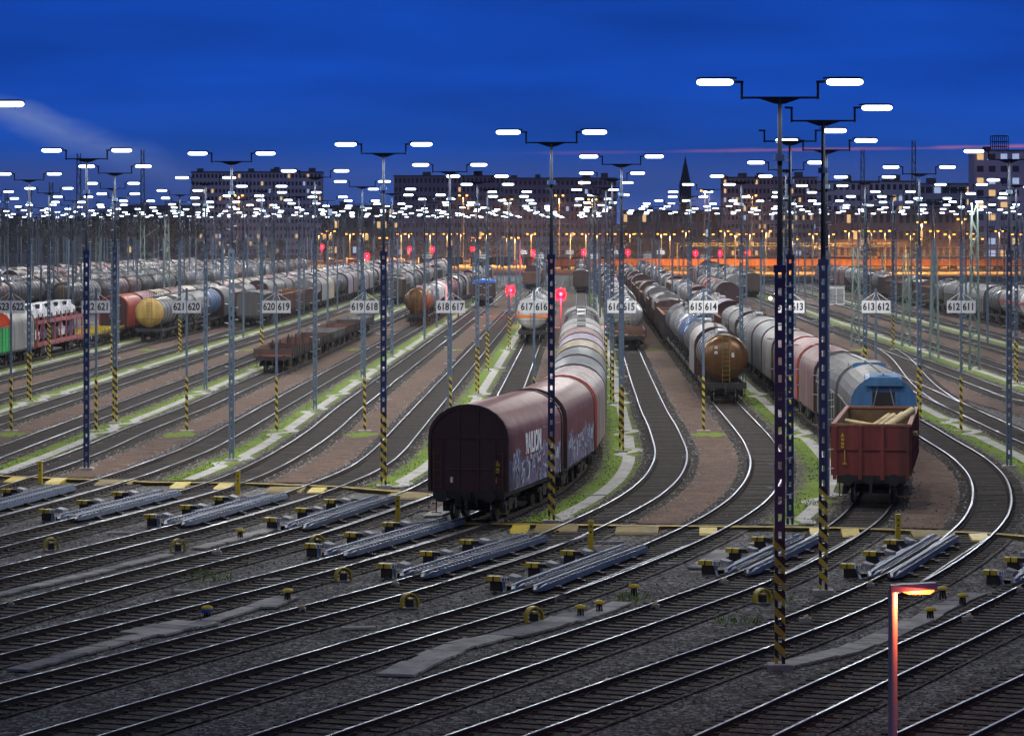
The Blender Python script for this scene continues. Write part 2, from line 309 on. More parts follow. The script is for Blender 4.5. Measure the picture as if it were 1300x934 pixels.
# ------------------------------------------------------------------ tracks as X(Y)
GZ = -.17
TP = {  # photo points of each track's centre line, near part
 621: [(0, 610), (60, 591.5), (116, 571), (173, 545)],
 620: [(0, 648), (80, 627), (162, 603), (250, 570), (296, 545)],
 619: [(0, 687), (104, 661), (250, 624), (275, 616.5), (322, 598.5), (363, 577), (390, 560), (411, 545)],
 618: [(0, 726.3), (252, 665), (378, 629), (464, 594.7), (492, 573.5), (518, 543.6)],
 617: [(0, 775.4), (250, 710.4), (383, 677), (499, 638), (526, 629), (567, 609), (603, 580), (627, 545)],
 616: [(0, 820), (250, 758.6), (423.5, 714.3), (597, 664), (640, 646), (672, 631), (712, 605), (728, 583), (735, 545)],
 615: [(128.6, 845), (250, 813.6), (500, 747.6), (680, 693.5), (762, 656), (807, 634), (840, 608), (852, 585), (852.5, 570), (847, 556), (841, 540), (831, 523), (815.5, 485), (801, 446)],
 614: [(373, 845), (711, 745), (854.5, 688.5), (907, 662.8), (948, 637), (970, 611), (976, 585.7), (964, 560), (949, 542), (919, 509)],
 613: [(629, 845), (788, 791.8), (948, 736), (1010, 708), (1076, 671), (1103, 648), (1112, 630), (1122, 605), (1116, 588), (1091, 566), (1064, 546), (1043, 531)],
 612: [(864, 845), (1018, 790.5), (1146, 735), (1186, 711), (1222, 687), (1251, 660), (1261, 637), (1259, 616), (1253, 601), (1228, 578), (1190, 556), (1172, 544)],
 611: [(1120, 845), (1257, 781), (1345, 735), (1400, 695), (1428, 660), (1428, 630), (1400, 600), (1345, 573), (1296, 553)],
 610: [(1365, 845), (1480, 790), (1560, 740), (1620, 690), (1640, 640), (1600, 590), (1520, 556), (1420, 530)],
}
OFF = {k: (616-k)*4.6 for k in range(600, 642)}
OFF.update({615: 4.35, 614: 8.85, 613: 13.45, 612: 18.1, 611: 22.5, 610: 27.5, 609: 32.6, 608: 37.6, 607: 42.6, 606: 48.0})
Y0, Y1, DY = 46.0, 1100.0, 1.0
NY = int((Y1-Y0)/DY)+1
TX = {}
SL = 88/4100.
for k in range(606, 641):
    pts = sorted([(px(x, y)[1], px(x, y)[0]) for x, y in TP.get(k, [])])
    if pts:
        last = pts[-1][0]
        far = [(Y, SL*Y+OFF[k]) for Y in (last+22, last+60, 400, 700, 1200) if Y > last+20]
        pts = pts + far
        a, b = pts[0], pts[1]; s = (b[1]-a[1])/(b[0]-a[0]); pts = [(30, a[1]+(30-a[0])*s)] + pts
    else:
        # outer roads of the fan: straight, bending left near the camera like their neighbours
        pts = [(30, SL*30+OFF[k]-(22 if k < 610 else 6)), (95, SL*95+OFF[k]-(7 if k < 610 else 1)), (125, SL*125+OFF[k]), (1200, SL*1200+OFF[k])]
    arr = []; j = 0
    for i in range(NY):
        Y = Y0+i*DY
        while j < len(pts)-2 and pts[j+1][0] < Y: j += 1
        (ya, xa), (yb, xb) = pts[j], pts[j+1]; arr.append(xa+(xb-xa)*(Y-ya)/(yb-ya))
    for _ in range(3):
        sm = []
        for i in range(NY):
            w = 3 if 6 < i < NY-7 else 0
            sm.append(sum(arr[i-w:i+w+1])/(2*w+1))
        arr = sm
    TX[k] = arr
def tx(k, Y):
    f = max(0, min(NY-1.001, (Y-Y0)/DY)); i = int(f); a = TX[k]; return a[i]+(a[i+1]-a[i])*(f-i)
def gx(a, b, Y): return (tx(a, Y)+tx(b, Y))/2
def hd(k, Y): return math.atan2(-(tx(k, Y+1)-tx(k, Y-1)), 2.)
def along(k, Y0_, dist):
    Y = Y0_; left = dist; st = 1 if dist > 0 else -1; left = abs(dist)
    while left > 1e-6:
        d = min(.5, left); c = math.cos(hd(k, Y)); Y += st*d*c; left -= d
    return Y
# ------------------------------------------------------------------ ground
g = MB()
g.quad((-1600, 10, GZ-.03), (1600, 10, GZ-.03), (1600, 2700, GZ-.03), (-1600, 2700, GZ-.03), M_ground)
tag(g.build('ground'), 'dark gravel ground of the whole railway yard', kind='structure')
def strip(fn, ya, yb, hw, z, m, step=2.0, uvs=False):
    """ribbon along a centre line fn(Y) -> X"""
    vs = []; fs = []; n = int((yb-ya)/step)+1; uv = []
    for i in range(n+1):
        Y = ya+(yb-ya)*i/n; x = fn(Y); d = (fn(Y+.5)-fn(Y-.5)); L_ = math.hypot(d, 1); h = hw(Y) if callable(hw) else hw
        nx, ny = 1/L_, -d/L_
        vs += [(x-nx*h, Y-ny*h, z), (x+nx*h, Y+ny*h, z)]
        if i: fs.append((2*i-2, 2*i-1, 2*i+1, 2*i))
    me = bpy.data.meshes.new('strip'); me.from_pydata(vs, [], fs); me.materials.append(m)
    if uvs:
        u = me.uv_layers.new(name='UVMap')
        for p in me.polygons:
            for li in p.loop_indices:
                vi = me.loops[li].vertex_index; u.data[li].uv = (vi % 2, vs[vi][1]*.1)
    return me
RAIL_END = 700
def rail_rings(k, off, ya, yb):
    pts = []; Y = ya
    while Y < yb:
        x = tx(k, Y); a = hd(k, Y); pts.append((x+off*math.cos(a), Y+off*math.sin(a), a)); Y += 1.5 if Y < 260 else 8
    return pts
def make_track(k, ya=48, yb=RAIL_END, label=None):
    o = empty('railway_track', (0, 0, 0)); tag(o, label, 'track', 'parallel tracks of the yard', 'structure')
    b = bpy.data.objects.new('ballast', strip(lambda Y: tx(k, Y), ya, yb, 1.45, GZ+.012+.001*(k % 3), M_ballast)); COL.objects.link(b); b.parent = o
    for off in (-.7525, .7525):
        r = MB(); P = rail_rings(k, off, ya, yb)
        for (w0, w1, z0, z1, m) in ((.075, .075, -.16, -.14, M_railside), (.014, .014, -.14, -.04, M_railside), (.034, .034, -.04, -.006, M_railside), (.036, .036, -.006, 0, M_rail)):
            rings = []
            for x, Y, a in P:
                c, s = math.cos(a), math.sin(a)
                rings.append([(x-w0*c, Y-w0*s, z0), (x+w0*c, Y+w0*s, z0), (x+w1*c, Y+w1*s, z1), (x-w1*c, Y-w1*s, z1)])
            r.loft(rings, m)
        r.build('rail', o, smooth=True)
    s = MB(); Y = ya; rnd = random.Random(k)
    while Y < min(yb, 430):
        x = tx(k, Y); a = hd(k, Y)+rnd.uniform(-.006, .006); c, sn = math.cos(a), math.sin(a); vs = []
        sh = rnd.uniform(-.05, .05)
        for z in (-.26, -.128+rnd.uniform(-.008, .008)):
            for u, v in ((-1.3+sh, -.13), (1.3+sh, -.13), (1.3+sh, .13), (-1.3+sh, .13)): vs.append((x+u*c-v*sn, Y+u*sn+v*c, z))
        s.add(vs, [(4, 5, 6, 7), (0, 1, 5, 4), (1, 2, 6, 5), (2, 3, 7, 6), (3, 0, 4, 7)], M_sleeper)
        # rail fastenings
        if Y < 150:
            for q in (-.87, -.63, .63, .87):
                cx_, cy_ = x+q*c, Y+q*sn
                s.box(cx_-.05, cx_+.05, cy_-.06, cy_+.06, -.13, -.085, M_railside)
        Y += .63
    s.build('sleepers', o)
    return o
TRACKS = list(range(606, 627)) + [630, 632, 634, 636, 638]
for k in TRACKS:
    lab = f'railway track numbered {k} by the white signs on posts' if 611 <= k <= 623 else ('railway track at the far left of the yard' if k > 623 else 'railway track at the far right of the yard')
    make_track(k, label=lab)
# crossover near the right edge
TX[700] = []
A_ = px(1300, 497)[::-1]; B_ = px(1085, 441)[::-1]
for i in range(NY):
    Y = Y0+i*DY; t = (Y-190)/(300-190); t = max(0, min(1, t)); t = t*t*(3-2*t); TX[700].append(tx(611, Y)*(1-t)+tx(610, Y)*t)
make_track(700, 189, 301, 'crossover track linking two tracks near the right edge')
# strips between the tracks
def duct_y(x):       # photo row of the yellow cable crossing at column x
    P = [(-300, 600), (0, 603.5), (190, 611), (330, 613), (430, 617), (552, 627), (566, 663), (700, 665), (990, 668), (1060, 669), (1240, 675), (1310, 680), (1600, 700)]
    for (a, b), (c, d) in zip(P, P[1:]):
        if x <= c: return b+(d-b)*(x-a)/(c-a)
    return 700
def duct_Y(a, b):
    """depth at which a gap meets the yellow crossing"""
    Y = 90.
    while Y < 170:
        X = gx(a, b, Y); x = CX+X*F/Y; y = HY+(CH-GZ)*F/Y
        if y < duct_y(x): return Y
        Y += .25
    return 120
GAPS = []
for a in range(626, 606, -1):
    b = a-1; green = (a % 2 == 0)
    # even|odd numbers: verge with a concrete path; odd|even: cinder
    ys = duct_Y(a, b)+.5 if 611 < a < 624 else 96
    GAPS.append((a, b, green, ys))
    f = lambda Y, a=a, b=b: gx(a, b, Y)
    if green:
        me = strip(f, ys, 560, 1.12, GZ+.020, M_verge, uvs=True); o = bpy.data.objects.new('grass_verge', me); COL.objects.link(o)
        tag(o, 'strip of green grass between two railway tracks', kind='structure')
    else:
        me = strip(f, ys-.2, 560, lambda Y: .93+.05*math.sin(Y*.9)+.04*math.sin(Y*2.3), GZ+.024, M_cinder); o = bpy.data.objects.new('cinder_path', me); COL.objects.link(o)
        tag(o, 'reddish brown gravel path between two tracks', kind='structure')
# posts and masts data -------------------------------------------------
MASTS = [(990, 97, 1, 0), (1045, 131, 1, 1), (1003, 161, 0, 1), (700, 163, 1, 0), (1049, 174, 0, 0), (487, 179, 1, 0), (110, 187, 0, 0), (294, 191, 0, 0), (789, 195, 1, 0), (1281, 188, 0, 0), (-59, 126, 0, 0),
         (571, 206, 0, 0), (1167, 209, 1, 0), (998, 203, 0, 0), (146, 208, 1, 0), (400, 214, 0, 0), (777, 217, 1, 0), (941, 221, 0, 0), (606, 221, 1, 0), (37, 218, 1, 0), (261, 223, 0, 0), (1098, 222, 1, 0), (460, 228, 0, 0), (769, 229.6, 1, 0), (1290, 226, 1, 0)]
PADS = []
mast_pos = []
for x, ly, stp, off in MASTS:
    D = F*3.78/(HY-ly); mast_pos.append(((x-CX)*D/F, D, stp, off))
def green_gap_near(X, Y):
    best = None
    for a, b, gr, ys in GAPS:
        if gr:
            d = abs(gx(a, b, Y)-X)
            if best is None or d < best[0]: best = (d, a, b)
    return best
# concrete path on each verge, stepping round the masts
for a, b, green, ys in GAPS:
    if not green: continue
    stops = sorted([D for X, D, s_, o_ in mast_pos if abs(gx(a, b, D)-X) < 1.6] + [170+40*i for i in range(0, 8)])
    def pf(Y, a=a, b=b, stops=stops):
        x = gx(a, b, Y); s = 1
        n = sum(1 for q in stops if q < Y); near = min([abs(Y-q) for q in stops] or [99])
        nn = [q for q in stops if abs(Y-q) < 3]; w = (Y-nn[0])/3 if nn else 1.; off = .30*s; return x+off+(.45*s*math.sin(w*math.pi) if nn else 0)
    me = strip(pf, ys+.3, 520, lambda Y: .29, GZ+.036, M_conc, step=.5)
    o = bpy.data.objects.new('concrete_path', me); COL.objects.link(o); tag(o, 'narrow pale concrete path on the grass between two tracks', kind='structure')
# green patches at the sign posts on the cinder paths
rnd = random.Random(3)
gp = MB()
for a, b, green, ys in GAPS:
    if green: continue
    for Yc in (168.5, 290):
        X = gx(a, b, Yc); n = 22
        ring = [(X+(.95+rnd.uniform(-.22, .12))*math.cos(2*math.pi*i/n), Yc+(1.9+rnd.uniform(-1.3, 1.1))*math.sin(2*math.pi*i/n), GZ+.030) for i in range(n)]
        gp.add(ring, [tuple(range(n))], M_verge)
o = gp.build('grass_patch'); tag(o, 'small patches of grass round the sign posts', kind='stuff')
u = o.data.uv_layers.new(name='UVMap')
for q in u.data: q.uv = (.5, .5)
# real blades over the verges
M_blade = mat('grass_blade', (.15, .25, .028), rough=.7, var=.5, scale=1.5)
gb = MB(); rnd = random.Random(11)
for a, b, green, ys in GAPS:
    if not green or a > 622 or a < 612: continue
    for i in range(2200):
        Y = ys+.5+(210-ys)*rnd.random()**1.4; u_ = rnd.gauss(0, .5)
        if abs(u_) > .95 or abs(u_-.3) < .34: continue
        X = gx(a, b, Y)+u_
        if math.sin(Y*.7+a)+math.sin(Y*.23+u_*2) < -.7: continue
        h = rnd.uniform(.02, .07); w = rnd.uniform(.02, .05); t = rnd.uniform(0, 3.14); dx, dy = w*math.cos(t), w*math.sin(t); lx, ly = rnd.uniform(-.05, .05), rnd.uniform(-.05, .05)
        gb.add([(X-dx, Y-dy, GZ+.02), (X+dx, Y+dy, GZ+.02), (X+lx, Y+ly, GZ+.02+h)], [(0, 1, 2)], M_blade)
tag(gb.build('grass'), 'short green grass growing between the tracks', kind='stuff')
# loose stones in the near gravel
st_ = MB(); rnd = random.Random(5)
M_stone2 = mat('pale_stone', (.30, .29, .28), rough=.85, var=.5, scale=.9)
M_stone = mat('loose_stone', (.13, .12, .115), rough=.85, var=.5, scale=.9)
for i in range(9000):
    Y = 64+62*rnd.random()**1.1; X = (rnd.random()*1340-20-CX)*Y/F; r = rnd.uniform(.02, .055)
    z = GZ+.02
    vs = [(X+r*rnd.uniform(.6, 1.2)*q[0], Y+r*rnd.uniform(.6, 1.2)*q[1], z+q[2]*r) for q in ((-1, 0, 0), (0, -1, 0), (1, 0, 0), (0, 1, 0), (0, 0, 1))]
    st_.add(vs, [(0, 1, 4), (1, 2, 4), (2, 3, 4), (3, 0, 4)], M_stone)
for a, b, green, ys in GAPS:
    if a > 625 or a < 610: continue
    for i in range(1500):
        Y = ys+(255-ys)*rnd.random()**1.3; u_ = rnd.choice((-1, 1))*abs(rnd.gauss(1.05, .22)); X = gx(a, b, Y)+u_
        r = rnd.uniform(.03, .07); z = GZ+.025
        vs = [(X+r*rnd.uniform(.6, 1.2)*q[0], Y+r*rnd.uniform(.6, 1.2)*q[1], z+q[2]*r*.8) for q in ((-1, 0, 0), (0, -1, 0), (1, 0, 0), (0, 1, 0), (0, 0, 1))]
        st_.add(vs, [(0, 1, 4), (1, 2, 4), (2, 3, 4), (3, 0, 4)], M_stone2 if rnd.random() < .4 else M_stone)
tag(st_.build('gravel'), 'loose ballast stones scattered between the tracks', kind='stuff')
# concrete slab runs in the near gravel
def slab_run(P, w, label, mat_=M_conc):
    m = MB(); rnd = random.Random(int(P[0][0]))
    W_ = [px(x, y, GZ) for x, y in P]
    for (a, b) in zip(W_, W_[1:]):
        n = max(1, int(math.hypot(b[0]-a[0], b[1]-a[1])/1.0)); dx, dy = (b[0]-a[0])/n, (b[1]-a[1])/n; l = math.hypot(dx, dy); ux, uy = dx/l, dy/l
        for i in range(n):
            p = (a[0]+dx*i, a[1]+dy*i, GZ+.03); q = (p[0]+dx-ux*.07, p[1]+dy-uy*.07, GZ+.03+rnd.uniform(-.01, .02)); o_ = rnd.uniform(-.05, .05)
            m.bar((p[0]+o_, p[1], p[2]), (q[0]+o_, q[1], q[2]), w*rnd.uniform(.9, 1.08), .06, mat_ if rnd.random() < .7 else M_concd)
    tag(m.build('cable_trough'), label, 'cable trough', 'concrete cable troughs in the near gravel')
slab_run([(-20, 760), (120, 728), (215, 705)], .45, 'narrow concrete cable trough at the left edge below the retarders')
slab_run([(20, 852), (100, 830), (180, 808), (250, 795), (352, 762)], .55, 'long concrete cable trough crossing the lower left gravel')
slab_run([(178, 806), (250, 790)], 1.3, 'wide slab patch beside the lower left cable trough')
slab_run([(500, 858), (585, 820), (690, 797), (735, 780)], .9, 'concrete slabs at the bottom centre beside the track')
slab_run([(728, 790), (792, 766)], .6, 'short concrete slab beside two yellow mushroom posts')
slab_run([(985, 848), (1080, 826), (1170, 788), (1215, 764), (1240, 755)], .75, 'concrete cable trough leading past the orange lamp', M_conc)
slab_run([(250, 697), (310, 682), (345, 672)], .5, 'pale concrete trough between the two left retarders', M_conc)
slab_run([(548, 656), (590, 636)], .7, 'pale path slab left of the nearest brown wagon', M_conc)
slab_run([(890, 722), (925, 700)], .8, 'pale slab beside the retarder behind the blue mast', M_conc)
slab_run([(330, 772), (365, 758)], .8, 'small concrete box lid beside a yellow mushroom post', M_conc)
# yellow cable crossing: one raised duct in sections
DUCTP = [(-40, 602), (190, 611), (330, 613), (430, 617), (550, 627)], [(566, 663), (700, 665), (990, 668), (1060, 669), (1240, 675), (1320, 681)]
root = empty('cable_crossing'); tag(root, 'long worn yellow cable duct crossing beneath all the tracks', 'cable duct')
for P in DUCTP:
    m = MB(); W_ = [px(x, y, -.05) for x, y in P]
    for a, b in zip(W_, W_[1:]):
        m.bar((a[0], a[1], -.11), (b[0], b[1], -.11), .50, .12, M_yeld)
        m.bar((a[0], a[1]-.33, -.052), (b[0], b[1]-.33, -.052), .12, .012, M_yel)
    m.build('duct', root)
for x, y in [(22, 606), (75, 607), (150, 609), (232, 612), (287, 614), (365, 618), (405, 619), (520, 626), (662, 667), (708, 667), (810, 669), (900, 670), (1040, 671), (1080, 672), (1185, 674), (1243, 678)]:
    X, Y = px(x, y, -.02); wide = (x in (150, 365, 520, 708, 810, 1185)); w = 1.5 if wide else .62
    m = MB(); m.add([(X-w/2-.1, Y-1.15, -.09), (X+w/2-.1, Y-1.15, -.09), (X+w/2, Y+.4, -.028), (X-w/2, Y+.4, -.028), (X-w/2-.1, Y-1.35, -.17), (X+w/2-.1, Y-1.35, -.17), (X+w/2, Y+.4, -.17), (X-w/2, Y+.4, -.17)],
                     [(0, 1, 2, 3), (4, 5, 1, 0), (5, 6, 2, 1), (7, 4, 0, 3), (6, 7, 3, 2)], M_yeld if wide else M_yel)
    m.build('ramp_plate', root)

# ------------------------------------------------------------------ retarders
def make_retarder(k, Yn, length, label, number):
    Yc = along(k, Yn, length/2); X = tx(k, Yc); a = hd(k, Yc); o = empty('retarder', (X, Yc, 0), a); tag(o, label, 'retarder', 'rail brakes on the near tracks')
    h = length/2
    for xo in (-1.09, -.42):
        m = MB()
        for w0, z0, z1, mt in ((.21, -.04, .12, M_ret), (.06, .12, .17, M_ret)):
            prof = lambda y, s: [(xo-w0*s, y, z0), (xo+w0*s, y, z0), (xo+w0*s*.85, y, z0+(z1-z0)*s), (xo-w0*s*.85, y, z0+(z1-z0)*s)]
            m.loft([prof(-h-.5, .35), prof(-h, 1), prof(h, 1), prof(h+.5, .35)], mt)
        m.box(xo-.19, xo+.19, -h+.2, h-.2, -.06, -.02, M_ret)
        y = -h+.4
        while y < h:
            m.box(xo+.09, xo+.15, y, y+.10, .12, .14, M_dark); y += .34
        m.build('brake_beam', o)
    m = MB(); m.box(-.93, -.86, -h, h, -.05, .085, M_retgrey); m.box(-.66, -.60, -h, h, -.05, .085, M_retgrey); m.build('brake_shoe', o)
    m = MB(); m.box(-1.46, -1.36, -h*.62, h*.75, -.06, .06, M_ret); m.build('outer_rod', o)
    m = MB()
    y = -h+1
    while y < h:
        m = MB(); m.box(-1.7, .1, y-.13, y+.13, -.2, -.06, M_dark)
        m.box(-.20, -.04, y-.12, y+.12, -.059, -.01, M_dark); m.build('support', o); y += 2.2
    m = MB(); m.box(.56, .62, -h-2, h+2, -.14, 0.0, M_retgrey); m.build('check_rail', o)
    for i, y in enumerate((-h+.6, -h+4.6, -h+8.6)):
        e = MB(); e.box(-2.2, -1.78, y-.17, y+.17, .12, .26, M_yel); e.box(-1.78, -1.50, y-.16, y+.16, .12, .25, M_dark); e.box(-2.1, -1.7, y-.12, y+.12, -.17, .12, M_dark)
        e.box(-2.01, -1.97, y-.175, y+.175, .115, .263, M_black); e.bar((-1.9, y-.2, -.17), (-1.75, y-.9, -.17), .06, .05, M_dark); e.bar((-1.7, y-.1, .1), (-1.45, y-.8, -.15), .07, .07, M_ret)
        b = e.build('actuator', o)
        c = MB(); c.add([(-1.5, y-.22, .32), (-1.25, y-.2, .26), (-1.2, y+.25, .24), (-1.5, y+.3, .33), (-1.5, y-.22, .2), (-1.25, y-.2, .16), (-1.2, y+.25, .14), (-1.5, y+.3, .2)],
                        [(0, 1, 2, 3), (4, 5, 1, 0), (5, 6, 2, 1), (6, 7, 3, 2), (7, 4, 0, 3)], M_cover)
        c.build('cover', b)
        if i == 0 and number:
            p = MB(); p.box(-1.76, -1.44, y-.185, y-.17, .125, .255, M_white); pl_ = p.build('number_plate', b)
            t = bpy.data.objects.new('number', text_mesh(number, .145, M_black, .004)); COL.objects.link(t); t.parent = pl_; t.location = (-1.60, y-.192, .19); t.rotation_euler = (R(90), 0, 0)
        if i == 2:
            c = MB(); rr = random.Random(k)
            for q in range(4): c.add([(-2.2+q*.25+rr.uniform(-.1, .1), y+.5+rr.uniform(0, .3), -.1), (-1.9+q*.25, y+.5, .16+rr.uniform(-.08, .08)), (-1.8+q*.25, y+1.6, .12+rr.uniform(-.08, .08)), (-2.3+q*.25, y+1.7, -.1)], [(0, 1, 2, 3)], M_cover)
            c.box(-2.4, -1.45, y+.5, y+1.7, -.17, -.03, M_conc); c.build('canvas_cover', b)
    return o
RET = [(620, 119, 12, 'cut off by the left edge of the photo'), (619, 117.5, 11, 'third yellow bollard row, second from the left edge'), (618, 115.3, 12, 'third from the left edge'), (617, 114, 12, 'fourth from the left edge'),
       (616, 104.3, 12, 'just in front of the nearest brown wagon'), (615, 97.9, 12, 'on the track right of the nearest brown wagon'), (614, 94.3, 12, 'left of the tallest blue mast'),
       (613, 98.9, 11, 'in front of the red open wagon'), (612, 97.9, 12, 'above the orange lamp'), (611, 96, 12, 'cut off by the right edge of the photo')]
RL = {620: 'blue-grey rail brake cut off by the left edge', 619: 'blue-grey rail brake, second from the left edge', 618: 'blue-grey rail brake, third from the left edge', 617: 'blue-grey rail brake, fourth from the left edge',
      616: 'blue-grey rail brake just in front of the nearest brown wagon', 615: 'blue-grey rail brake with number 615, below right of the nearest brown wagon', 614: 'blue-grey rail brake with number 614, midway between the brown wagon and tall blue mast',
      613: 'blue-grey rail brake partly behind the tall striped blue mast', 612: 'grey rail brake in front of the red open wagon, above the orange lamp', 611: 'grey rail brake cut off by the right edge'}
for k, yn, ln, _ in RET: make_retarder(k, yn, ln, RL[k], str(k))
# ------------------------------------------------------------------ small yellow trackside things
def hoop(x, y, label):
    X, Y = px(x, y, GZ); o = empty('guard_hoop', (X, Y, GZ), R(20)); o.scale = (.78,)*3; tag(o, label, 'guard hoop', 'yellow guard hoops between the near tracks')
    m = MB(); n = 12
    for r0, w in ((.27, .34),):
        rings = []
        for i in range(n+1):
            t = math.pi*i/n; c, s = math.cos(t), math.sin(t); zz = .22+ (r0*s*1.05)
            rings.append([(r0*c, -w/2, zz), (r0*c, w/2, zz), ((r0+.045)*c, w/2, zz+.045*s), ((r0+.045)*c, -w/2, zz+.045*s)])
        m.loft([[(p[0], p[1], 0) for p in rings[0]]]+rings+[[(p[0], p[1], 0) for p in rings[-1]]], M_yel)
    m.build('hoop', o, smooth=True)
    m = MB(); m.box(-.12, .12, -.1, .1, .02, .30, M_dark); m.box(-.07, .09, -.12, .12, .30, .36, M_yel); m.box(-.25, .25, -.14, .14, -.02, .03, M_cover); m.build('signal_box', o)
for x, y, l in [(65, 698, 'yellow guard hoop between the two leftmost rail brakes'), (226, 700, 'yellow guard hoop at the head of the narrow concrete trough'), (403, 694, 'yellow guard hoop at the corner of the centre-left rail brake'), (436, 737, 'yellow guard hoop above the concrete trough, lower centre left'),
                (520, 771, 'yellow guard hoop in dark gravel below a rail brake, lower centre'), (678, 789, 'yellow guard hoop next to the slabs and two mushroom posts'), (968, 765, 'yellow guard hoop immediately left of the tall striped mast')]: hoop(x, y, l)
def mushroom(x, y, label, blue=False):
    X, Y = px(x, y, GZ); o = empty('mushroom_post', (X, Y, GZ)); o.scale = (.8,)*3; tag(o, label, 'trackside post', 'low yellow-topped trackside posts')
    m = MB()
    for q in (-.1, .1):
        for w in (-.08, .08): m.tube((q, w, 0), (q*.7, w*.7, .34), .025, M_dark, 6)
    m.tube((0, 0, .02), (0, 0, .34), .045, M_dark, 8); m.build('stand', o)
    c = MB(); rings = []
    for r, z in ((.20, .33), (.21, .38), (.17, .43), (.08, .46), (.01, .465)): rings.append([(r*math.cos(2*math.pi*i/12), r*.8*math.sin(2*math.pi*i/12), z) for i in range(12)])
    c.loft(rings, M_yel); 
    if blue: c.tube((0, 0, .24), (0, 0, .325), .2, M_plastic_blue, 12)
    c.build('cap', o, smooth=True)
for x, y, l, b in [(263, 785, 'yellow-topped post with blue band beside the lower left trough', 1), (365, 763, 'yellow mushroom post at the end of the concrete trough', 0), (305, 684, 'small pale post on the trough between left rail brakes', 0), (737, 784, 'left one of two yellow mushroom posts beside the slabs', 0), (761, 778, 'right one of two yellow mushroom posts beside the slabs', 0),
                   (805, 757, 'yellow mushroom post in green weeds between tracks', 0), (1197, 760, 'yellow-topped post just right of the orange lamp head', 0), (1222, 769, 'yellow-topped post furthest right along the pale trough', 0), (1181, 787, 'yellow-topped post below the orange lamp head', 0)]: mushroom(x, y, l, b)
def bollard(x, y, label):
    X, Y = px(x, y, GZ); o = MB(); o.box(-.085, .085, -.08, .08, 0, .93, M_yel); o.box(-.095, .095, -.09, .09, .93, .96, M_yel); o.box(-.035, .035, -.085, -.08, .74, .80, M_black); o.box(-.035, .035, -.085, -.08, .55, .61, M_black)
    q = o.build('bollard'); q.location = (X, Y, GZ); tag(q, label, 'bollard', 'tall yellow bollards by the rail brakes')
for x, y, l in [(51, 614, 'tall yellow bollard nearest the left edge'), (302, 628, 'tall yellow bollard near the third rail brake from left'), (505, 662, 'tall yellow bollard just left of the nearest brown wagon'), (750, 697, 'tall yellow bollard below right of the nearest brown wagon'), (1140, 688, 'tall yellow bollard below the red open wagon'), (985, 706, 'tall yellow bollard behind the tall striped mast')]: bollard(x, y, l)
# axle counters and small junk
for i, (x, y) in enumerate([(275, 702), (381, 774), (10, 768), (500, 742), (830, 770), (918, 739), (1022, 787), (1103, 743), (1228, 785), (1292, 749)]):
    X, Y = px(x, y, -.1); m = MB(); m.box(-.16, .16, -.1, .1, -.12, .02, M_cover); m.tube((-.02, 0, .02), (.1, 0, .07), .06, M_wood, 8); q = m.build('axle_counter'); q.location = (X, Y, -.05)
    tag(q, 'small pale axle counter box fixed against a rail', 'axle counter', 'small axle counter boxes on the rails')
rnd = random.Random(21)
for i, (x, y) in enumerate([(240, 751), (455, 798), (152, 677), (338, 737), (350, 744), (540, 734), (755, 629.5), (840, 717), (775, 689), (445, 681)]):
    X, Y = px(x, y, GZ); m = MB(); m.box(-.45, .45, -.13, .13, 0, .05, M_concd if i > 3 else M_conc); q = m.build('loose_slab'); q.location = (X, Y, GZ+.012); q.rotation_euler = (0, 0, rnd.uniform(-.2, .3))
    tag(q, 'loose concrete plank lying in the gravel between tracks', 'concrete plank', 'loose concrete planks in the gravel')
# weeds
wd = MB()
for x, y, n in [(805, 760, 60), (940, 790, 70), (275, 735, 60), (262, 730, 50), (990, 760, 30), (1030, 640, 60)]:
    for i in range(n):
        X, Y = px(x, y, GZ); X += rnd.gauss(0, .35); Y += rnd.gauss(0, .7); h = rnd.uniform(.05, .22)
        t = rnd.uniform(0, 3.14); w = .03
        wd.add([(X-w*math.cos(t), Y-w*math.sin(t), GZ), (X+w*math.cos(t), Y+w*math.sin(t), GZ), (X+rnd.uniform(-.1, .1), Y+rnd.uniform(-.1, .1), GZ+h)], [(0, 1, 2)], M_blade)
tag(wd.build('weeds'), 'scattered green weeds in the near gravel', kind='stuff')

